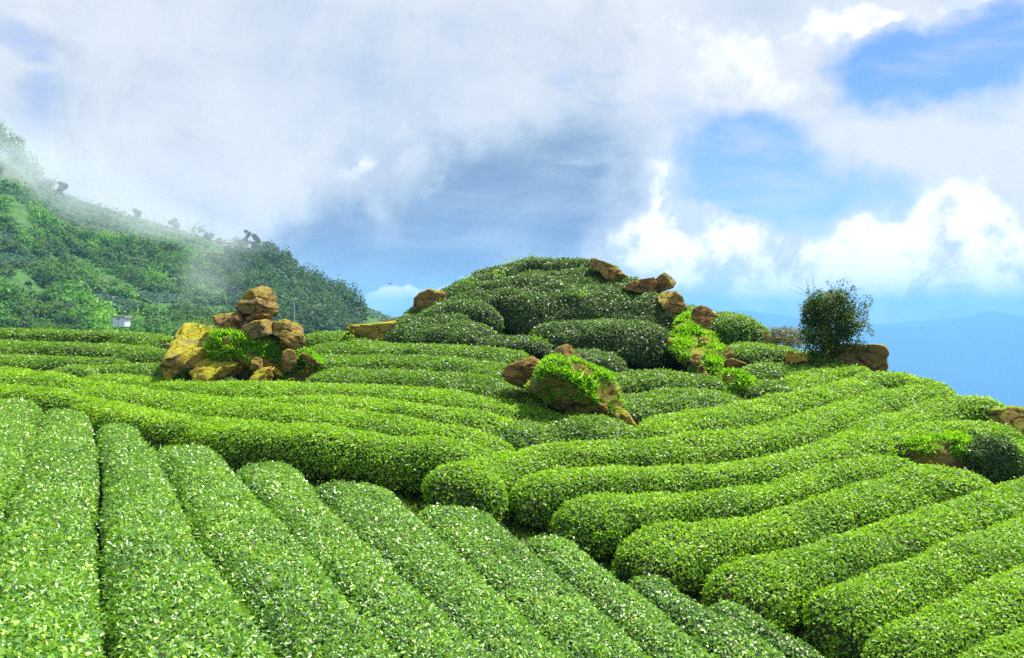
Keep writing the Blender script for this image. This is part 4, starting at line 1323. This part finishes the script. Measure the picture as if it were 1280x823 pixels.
def hillside_mat():
    m, N = new_mat('hillside_soil_and_grass')
    geo = N.node('ShaderNodeNewGeometry')
    P3 = geo.outputs['Position']
    n1 = N.noise(P3, 0.02, 8, 0.6)
    n2 = N.noise(P3, 0.15, 8, 0.65)
    col = N.mix(N.sstep(n2, 0.3, 0.7), c4(0.02, 0.075, 0.008), c4(0.05, 0.16, 0.012))
    col = N.mix(N.sstep(n1, 0.56, 0.66, 0, 0.8), col, c4(0.13, 0.105, 0.045))
    pr = N.node('ShaderNodeBsdfPrincipled')
    N.l.new(col, pr.inputs['Base Color'])
    pr.inputs['Roughness'].default_value = 0.95
    b = N.node('ShaderNodeBump'); b.inputs['Strength'].default_value = 0.8; b.inputs['Distance'].default_value = 2.0
    N.l.new(n2, b.inputs['Height']); N.l.new(b.outputs[0], pr.inputs['Normal'])
    finish(N, pr.outputs[0])
    return m


def build_hillside():
    pxs = np.linspace(-420, 600, 260)
    tt = np.linspace(-0.25, 1, 90)
    PX, T = np.meshgrid(pxs, tt)
    V = hill_point(PX, T)
    rows = [V]
    last = V[-1]
    out = last / np.linalg.norm(last, axis=1, keepdims=True); out[:, 2] = 0
    for k in range(1, 9):
        drop = 6 * k + 2.2 * k * k
        nr = last + out * 24 * k - np.array([0, 0, 1.0]) * np.minimum(drop, 999)
        rows.append(nr[None])
    V = np.concatenate(rows)
    n, m = V.shape[:2]
    i = np.arange((n - 1) * (m - 1)); a = (i // (m - 1)) * m + i % (m - 1)
    Q = np.stack([a, a + 1, a + m + 1, a + m], 1)
    o = mesh_np('hillside', V.reshape(-1, 3), Q, hillside_mat(), smooth=True)
    tag(o, 'steep green hillside with terraces rising into the mist', 'hillside', kind='structure')


build_hillside()

TERR = [([(62, 236), (130, 257), (200, 281), (286, 307), (292, 318), (262, 316), (190, 300), (120, 278), (70, 258)], 5),
        ([(20, 236), (60, 240), (120, 262), (170, 290), (110, 290), (60, 268), (20, 252)], 5),
        ([(-60, 285), (0, 290), (20, 293), (30, 306), (0, 304), (-60, 300)], 5), ([(-80, 316), (0, 318), (46, 322), (52, 332), (0, 331), (-80, 328)], 4),
        ([(106, 370), (140, 372), (182, 386), (172, 393), (135, 390)], 4), ([(150, 366), (215, 369), (262, 378), (190, 381)], 4),
        ([(425, 372), (458, 386), (490, 399), (520, 412), (470, 400), (440, 388)], 4)]


def inpoly(x, y, poly):
    c = np.zeros(np.shape(x), bool)
    n = len(poly)
    for i in range(n):
        x1, y1 = poly[i]; x2, y2 = poly[(i + 1) % n]
        hit = ((y1 > y) != (y2 > y)) & (x < (x2 - x1) * (y - y1) / (y2 - y1 + 1e-12) + x1)
        c ^= hit
    return c


def in_terrace(px, py):
    m = np.zeros(np.shape(px), bool)
    for poly, _ in TERR:
        m |= inpoly(px, py, poly)
    return m


def clumps(name, label, px, py, rad, tall, nq, mat, lsize, base_rnd):
    """many bushes, each a ragged ball of leaf-sized faces"""
    c = hill_point(px, hill_t(px, py))
    n = len(c)
    d = rng.normal(0, 1, (n, nq, 3)); d[..., 2] = np.abs(d[..., 2]) - 0.25
    d /= np.linalg.norm(d, axis=-1, keepdims=True)
    k = rng.uniform(0.5, 1.12, (n, nq, 1))
    lob = 1 + 0.35 * vnoise(d * 1.7 + c[:, None] * 3.1, 1.0, 8, 2)[..., None]
    sc = np.stack([rad, rad, rad * tall], -1)[:, None]
    pos = c[:, None] + d * k * lob * sc + np.array([0, 0, 1.0]) * (rad * tall * 0.45)[:, None, None]
    nr = d * 0.8 + np.array([0, 0, 0.45])
    pos = pos.reshape(-1, 3); nr = nr.reshape(-1, 3)
    L = lsize * np.repeat(rad, nq) ** 0.5
    v, q, kk = make_leaves(pos, nr, L, Wr=0.75, lift=(-0.2, 0.7), jit=0.45)
    tone = np.repeat(base_rnd, nq)
    rr = np.clip(tone + rng.normal(0, 0.09, kk), 0, 1)
    o = mesh_np(name, v, q, M[mat], attr={'rnd': rr})
    tag(o, label, 'vegetation', kind='stuff')


# bushes
n = 3000
px = rng.uniform(-200, 300, n); tt = rng.uniform(0.0, 1.0, n) ** 0.9
ry, _ = ridge(px); py = 470 + (ry - 470) * tt
ok = ~in_terrace(px, py) & ~in_terrace(px, py - 5) & ~in_terrace(px, py - 10) & (py < 425)
w3 = np.stack([px, py * 1.6, 0 * px], -1)
ok &= vnoise(w3, 1 / 26.0, 55, 3) > -0.38
px, py = px[ok], py[ok]; w3 = w3[ok]
lowf = np.clip((py - 200) / 200, 0, 1)
rad = rng.uniform(1.2, 5.6, len(px)) ** 1.05 * (1.25 - 0.35 * lowf)
tone = np.clip(0.22 + 0.55 * vnoise(w3, 1 / 40.0, 60, 3) + rng.normal(0, 0.17, len(px)), 0.02, 0.98)
clumps('hillside_bushes', 'dense mass of green bushes covering the misty hillside', px, py, rad, np.full(len(px), 0.9), 130, 'far_leaf', 0.62, tone)
# forest on the right flank
n = 900
px = rng.uniform(285, 452, n); tt = rng.uniform(0.15, 0.97, n)
ry, _ = ridge(px); py = 470 + (ry - 470) * tt
ok = (py < 425) & ~in_terrace(px, py) & (px + (410 - py) * 0.35 > 305)
px, py = px[ok], py[ok]
rad = rng.uniform(2.0, 5.6, len(px))
w3 = np.stack([px, py, 0 * px], -1)
tone = np.clip(0.35 + 0.35 * vnoise(w3, 1 / 16.0, 61, 2) + rng.normal(0, 0.2, len(px)), 0.0, 0.98)
clumps('forest', 'dark forest covering the right flank of the misty hillside', px, py, rad, np.full(len(px), 1.7), 110, 'far_leaf_dark', 0.66, tone)


# dark hedge lines edging the plots
lx, ly = [], []
for ln_ in ([(58, 262), (120, 281), (190, 303), (262, 319), (296, 322)], [(62, 243), (130, 264), (200, 288), (280, 311)], [(70, 252), (150, 277), (230, 300), (262, 310)],
            [(-40, 308), (0, 308), (30, 309)], [(-40, 335), (0, 335), (50, 336)], [(104, 369), (150, 371), (190, 377)], [(135, 393), (175, 394)]):
    a_ = np.array(ln_, float)
    t_ = np.linspace(0, 1, 70)
    seg_ = np.linspace(0, 1, len(a_))
    lx += list(np.interp(t_, seg_, a_[:, 0]) + rng.normal(0, 0.6, 70)); ly += list(np.interp(t_, seg_, a_[:, 1]) + rng.normal(0, 0.5, 70))
lx = np.array(lx); ly = np.array(ly)
clumps('plot_hedgerows', 'thin dark hedgerows edging the misty terraced plots', lx, ly, rng.uniform(0.7, 1.8, len(lx)), np.full(len(lx), 0.8), 24, 'far_leaf_dark', 0.7, np.full(len(lx), 0.4))


def terraces():
    pos = []
    for poly, step in TERR:
        p = np.array(poly, float)
        x = rng.uniform(p[:, 0].min(), p[:, 0].max(), 6000); y = rng.uniform(p[:, 1].min(), p[:, 1].max(), 6000)
        k = inpoly(x, y, poly)
        x, y = x[k], y[k]
        w = hill_point(x, hill_t(x, y))
        pos.append(w)
    w = np.concatenate(pos)
    row = (w[:, 2] / 2.1) % 1.0
    w = w[row < 0.66]
    w[:, 2] += rng.uniform(0, 0.5, len(w)) + 0.5
    v, q, k = make_leaves(w, np.tile([0, -0.5, 0.9], (len(w), 1)), 1.7, Wr=0.8, lift=(-0.2, 0.4), jit=0.25)
    o = mesh_np('terraced_fields', v, q, M['terrace_leaf'], attr={'rnd': np.clip(rng.normal(0.45, 0.2, k) + 0.0004 * (w[:, 1] - 480), 0, 1)})
    tag(o, 'terraced tea plots drawn across the misty hillside', 'fields', kind='stuff')


terraces()


def far_tree(label, px, ptop, pbase, wpx, d, lumps, seed, mat='far_leaf_dark', name='tree'):
    r = np.random.default_rng(seed)
    base = P(px, pbase + 2, d); top = P(px, ptop, d)
    H = top[2] - base[2]
    W = wpx / F * d
    root = empty(name, tuple(base))
    tag(root, label, 'tree', 'single trees on the far ridge')
    bm = bmesh.new()
    lean = r.uniform(-0.06, 0.06)
    trunk = [(lean * H * t, 0, H * t * 0.96) for t in np.linspace(0, 1, 6)]
    tube(bm, trunk, H * 0.028, H * 0.008, 6)
    cs, rs = [], []
    for k in range(lumps):
        t = 0.34 + 0.66 * (k + 0.5) / lumps
        a = r.uniform(0, math.tau); rr = W * 0.32 * (1.15 - 0.6 * abs(t - 0.6))
        c = np.array([lean * H * t + math.cos(a) * rr, math.sin(a) * rr, H * t * 0.95])
        cs.append(c); rs.append(W * r.uniform(0.22, 0.36))
        tube(bm, [Vector((lean * H * t * .8, 0, H * (t - 0.08))), Vector(c)], H * 0.010, H * 0.004, 4)
    mesh_bm('trunk', bm, M['bark'], root)
    per = 60
    v, q, pos = blob_leaves(cs, rs, per, 0.8, seed, squash=0.8, wr=0.8)
    mesh_np('crown', v, q, M[mat], attr={'rnd': np.clip(rng.beta(1.5, 3, len(pos)), 0, 1)}, parent=root)


for k, a in enumerate([
    ('tallest slender tree in the mist just right of the white house', 309, 287, 313, 8, 640, 9),
    ('short bushy tree touching the slender misty tree on its left', 302, 298, 313, 7, 642, 5),
    ('faint feathery tree in the mist, second tall one from the white house', 321, 292, 318, 11, 632, 8),
    ('broad dark tree standing highest on the forest edge', 336, 303, 330, 11, 618, 10),
    ('dark rounded tree immediately right of the broad forest-edge tree', 343, 308, 331, 8, 610, 6),
    ('forest-edge tree with a gap of sky on its left', 349, 313, 334, 8, 606, 6),
    ('dark tree with a top-heavy crown on the descending ridge', 357, 314, 340, 9, 602, 7),
    ('umbrella-shaped tree leaning out right over the forest edge', 367, 322, 346, 10, 598, 6),
    ('conical dark tree below the umbrella-shaped one', 373, 335, 362, 8, 590, 8),
    ('thin pale tree on the ridge between forest edge and lone tree', 389, 345, 356, 6, 588, 4),
    ('tiny lone tree in front of the sky on the bare ridge', 401, 347, 358, 6, 584, 4),
    ('small pointed tree at the lower right end of the forest', 430, 367, 382, 7, 566, 5),
    ('last dark tree at the bottom right corner of the forest', 455, 392, 412, 8, 520, 6),
    ('misty shrub-like tree high on the left ridge', 76, 228, 246, 12, 628, 6),
    ('misty pale tree halfway along the left ridge', 172, 262, 275, 9, 634, 5),
    ('misty pale tree where the left ridge terraces begin to flatten', 217, 273, 289, 10, 645, 6)]):
    far_tree(*a, seed=200 + k)


def box(bm, x0, x1, y0, y1, z0, z1):
    vs = [bm.verts.new(p) for p in ((x0, y0, z0), (x1, y0, z0), (x1, y1, z0), (x0, y1, z0), (x0, y0, z1), (x1, y0, z1), (x1, y1, z1), (x0, y1, z1))]
    for f in ((0, 3, 2, 1), (4, 5, 6, 7), (0, 1, 5, 4), (1, 2, 6, 5), (2, 3, 7, 6), (3, 0, 4, 7)):
        bm.faces.new([vs[i] for i in f])


def house(label, px, pbase, d, w, dep, h, name='house'):
    b = P(px, pbase, d)
    root = empty(name, tuple(b))
    root.rotation_euler = (0, 0, R(-24))
    tag(root, label, 'house')
    bm = bmesh.new(); box(bm, -w / 2, w / 2, 0, dep, -2, h); mesh_bm('wall', bm, M['white_wall'], root)
    bm = bmesh.new()
    o = 0.5
    vs = [bm.verts.new(p) for p in ((-w / 2 - o, -o, h), (w / 2 + o, -o, h), (w / 2 + o, dep + o, h + 0.05), (-w / 2 - o, dep + o, h + 0.05), (-w / 2 - o, dep / 2, h + 1.1), (w / 2 + o, dep / 2, h + 1.1))]
    for f in ((0, 1, 5, 4), (2, 3, 4, 5), (0, 4, 3), (1, 2, 5), (3, 2, 1, 0)):
        bm.faces.new([vs[i] for i in f])
    mesh_bm('roof', bm, M['grey_roof'], root)
    for x in (-w * 0.25, w * 0.22):
        bm = bmesh.new(); box(bm, x - 0.45, x + 0.45, -0.06, 0.02, h * 0.45, h * 0.75); mesh_bm('window', bm, M['window'], root)
    bm = bmesh.new(); box(bm, w / 2 - 0.02, w / 2 + 0.06, dep * 0.3, dep * 0.5, 0, h * 0.7); mesh_bm('door', bm, M['window'], root)


house('small white house with grey roof on the misty ridge end', 286, 310, 655, 6.0, 5.0, 4.2)
house('low grey-roofed hut just left of the white ridge house', 275, 305, 664, 4.5, 4.0, 2.4, 'hut')


def greenhouse():
    b = P(148, 404, 258)
    root = empty('tunnel_greenhouse', tuple(b))
    root.scale = (0.72, 0.72, 0.72)
    tag(root, 'tiny white twin-arched shelter at the foot of the misty hillside', 'greenhouse')
    for k in (-1, 1):
        bm = bmesh.new()
        cx = k * 1.15
        n = 12
        ring = []
        for y in (0, 6):
            ring.append([bm.verts.new((cx + 1.1 * math.cos(a), y, 0.7 + 1.2 * math.sin(a))) for a in np.linspace(0, math.pi, n)] )
        for i in range(n - 1):
            bm.faces.new((ring[0][i], ring[0][i + 1], ring[1][i + 1], ring[1][i]))
        bm.faces.new(ring[0]); bm.faces.new(ring[1][::-1])
        mesh_bm('film_arch', bm, M['white_film'], root)
        bm = bmesh.new(); box(bm, cx - 1.1, cx + 1.1, 0.02, 5.98, -1.5, 0.7); mesh_bm('side_wall', bm, M['white_film'], root)
    bm = bmesh.new(); box(bm, -2.9, 2.9, -0.2, 6.4, 2.05, 2.9); mesh_bm('roof', bm, M['grey_roof'], root)
    for x in (-2.8, 2.8):
        bm = bmesh.new(); box(bm, x - 0.1, x + 0.1, -0.5, -0.3, -1.5, 2.45); mesh_bm('post', bm, M['pole'], root)


greenhouse()


def pole(label, px, ptop, pbase, d, r0=0.10, arm=True):
    b = P(px, pbase, d); t = P(px, ptop, d)
    root = empty('utility_pole', tuple(b))
    tag(root, label, 'pole', 'poles at the foot of the misty hillside')
    H = t[2] - b[2]
    bm = bmesh.new(); tube(bm, [(0, 0, -2), (0, 0, H)], r0, r0 * 0.7, 8); mesh_bm('shaft', bm, M['pole'], root)
    if arm:
        bm = bmesh.new(); box(bm, -0.7, 0.7, -0.05, 0.05, H - 0.5, H - 0.38); mesh_bm('crossarm', bm, M['pole'], root)


pole('pale pole rising between the cairn and the dark forest', 368, 375, 404, 150, 0.10, False)
pole('taller of the two thin poles above the twin-arched shelter', 199, 370, 393, 268, 0.09)
pole('shorter of the two thin poles above the twin-arched shelter', 172, 379, 393, 268, 0.08)


def path_up():
    a = [(128, 420), (134, 408), (142, 403), (152, 403), (150, 408), (152, 420)]
    px_ = np.array([p[0] for p in a], float); py_ = np.array([p[1] for p in a], float)
    rows = []
    for yy in np.linspace(428, 401, 10):
        l = np.interp(yy, [401, 410, 428], [139, 131, 120]); r_ = np.interp(yy, [401, 410, 428], [153, 150, 150])
        xs = np.linspace(l, r_, 6)
        w = hill_point(xs, hill_t(xs, np.full(6, yy))) * 0.985
        rows.append(w)
    V = np.array(rows)
    n, m = V.shape[:2]
    i = np.arange((n - 1) * (m - 1)); k = (i // (m - 1)) * m + i % (m - 1)
    o = mesh_np('dirt_track', V.reshape(-1, 3), np.stack([k, k + 1, k + m + 1, k + m], 1), simple_mat('pale_dirt', (0.28, 0.20, 0.13), 0.95, 0.6, (0.20, 0.14, 0.09)))
    tag(o, 'short pale dirt track below the twin-arched shelter', 'track', kind='structure')


path_up()


def bird():
    c = P(487, 355, 60)
    root = empty('bird', tuple(c))
    tag(root, 'tiny dark bird flying in the sky left of the hill', 'bird')
    bm = bmesh.new()
    tube(bm, [(-0.16, 0, 0), (-0.08, 0, 0.01), (0.02, 0, 0.01), (0.12, 0, 0.02), (0.16, 0, 0.02)], 0.018, 0.02, 7)
    for s in (-1, 1):
        pts = [(0.05, 0, 0.02), (-0.05, 0, 0.02), (-0.06, s * 0.18, 0.07), (0.02, s * 0.2, 0.08), (-0.08, s * 0.36, 0.03)]
        vs = [bm.verts.new((y * 1, x, z)) if False else bm.verts.new((x, y, z)) for x, y, z in pts]
        bm.faces.new((vs[0], vs[1], vs[2], vs[3])); bm.faces.new((vs[3], vs[2], vs[4]))
    o = mesh_bm('body', bm, M['bird'], root)
    root.rotation_euler = (R(12), R(8), R(60))


bird()


# ------------------------------------------------------------------ drifting mist and the blue air
def volume_mat(name, density, color=(0.9, 0.95, 1.0), aniso=0.2, noise=None):
    m, N = new_mat(name)
    pv = N.node('ShaderNodeVolumePrincipled')
    pv.inputs['Color'].default_value = c4(*color)
    pv.inputs['Anisotropy'].default_value = aniso
    if noise is None:
        pv.inputs['Density'].default_value = density
    else:
        tc = N.node('ShaderNodeTexCoord')
        ln = N.node('ShaderNodeVectorMath', operation='LENGTH')
        N.l.new(tc.outputs['Object'], ln.inputs[0])
        fall = N.sstep(ln.outputs['Value'], 0.25, 1.0, 1.0, 0.0)
        geo = N.node('ShaderNodeNewGeometry')
        nz = N.noise(geo.outputs['Position'], noise, 4, 0.6, 0.8)
        dens = N.m('MULTIPLY', N.m('MULTIPLY', fall, N.sstep(nz, 0.34, 0.74)), density)
        N.l.new(dens, pv.inputs['Density'])
    out = N.node('ShaderNodeOutputMaterial')
    N.l.new(pv.outputs[0], out.inputs['Volume'])
    return m


def mist(label, px, py, d, rx, ry, rd, rot, density, noise, tilt=0.0):
    bm = bmesh.new()
    bmesh.ops.create_icosphere(bm, subdivisions=3, radius=1.0)
    m = volume_mat('mist', density, (0.74, 0.80, 0.88), 0.1, noise)
    m.cycles.volume_step_rate = 1.0
    o = mesh_bm('mist', bm, m)
    c = P(px, py, d)
    o.location = tuple(c)
    o.scale = (rx, rd, ry)
    o.rotation_euler = (0, tilt, rot)
    tag(o, label, 'mist', kind='stuff')


mist('pale mist lying over the upper left ridge', 70, 222, 565, 120, 36, 60, 0, 0.019, 0.02, R(24))
mist('pale mist trailing down the ridge towards the white house', 215, 278, 590, 90, 18, 50, 0, 0.017, 0.025, R(14))
mist('wisp of mist rising in the gap left of the forest', 262, 345, 370, 20, 30, 25, 0, 0.020, 0.035, R(18))
mist('mist hiding the top of the left hillside', -20, 190, 590, 70, 44, 50, 0, 0.022, 0.02, R(30))

bm = bmesh.new()
box(bm, -17000, 17000, -17000, 17000, -1500, 222)
hz = mesh_bm('haze', bm, volume_mat('blue_air', 1.5e-4, (0.22, 0.55, 1.0), 0.0))
tag(hz, 'blue air between the tea garden and the far valley', 'haze', kind='stuff')
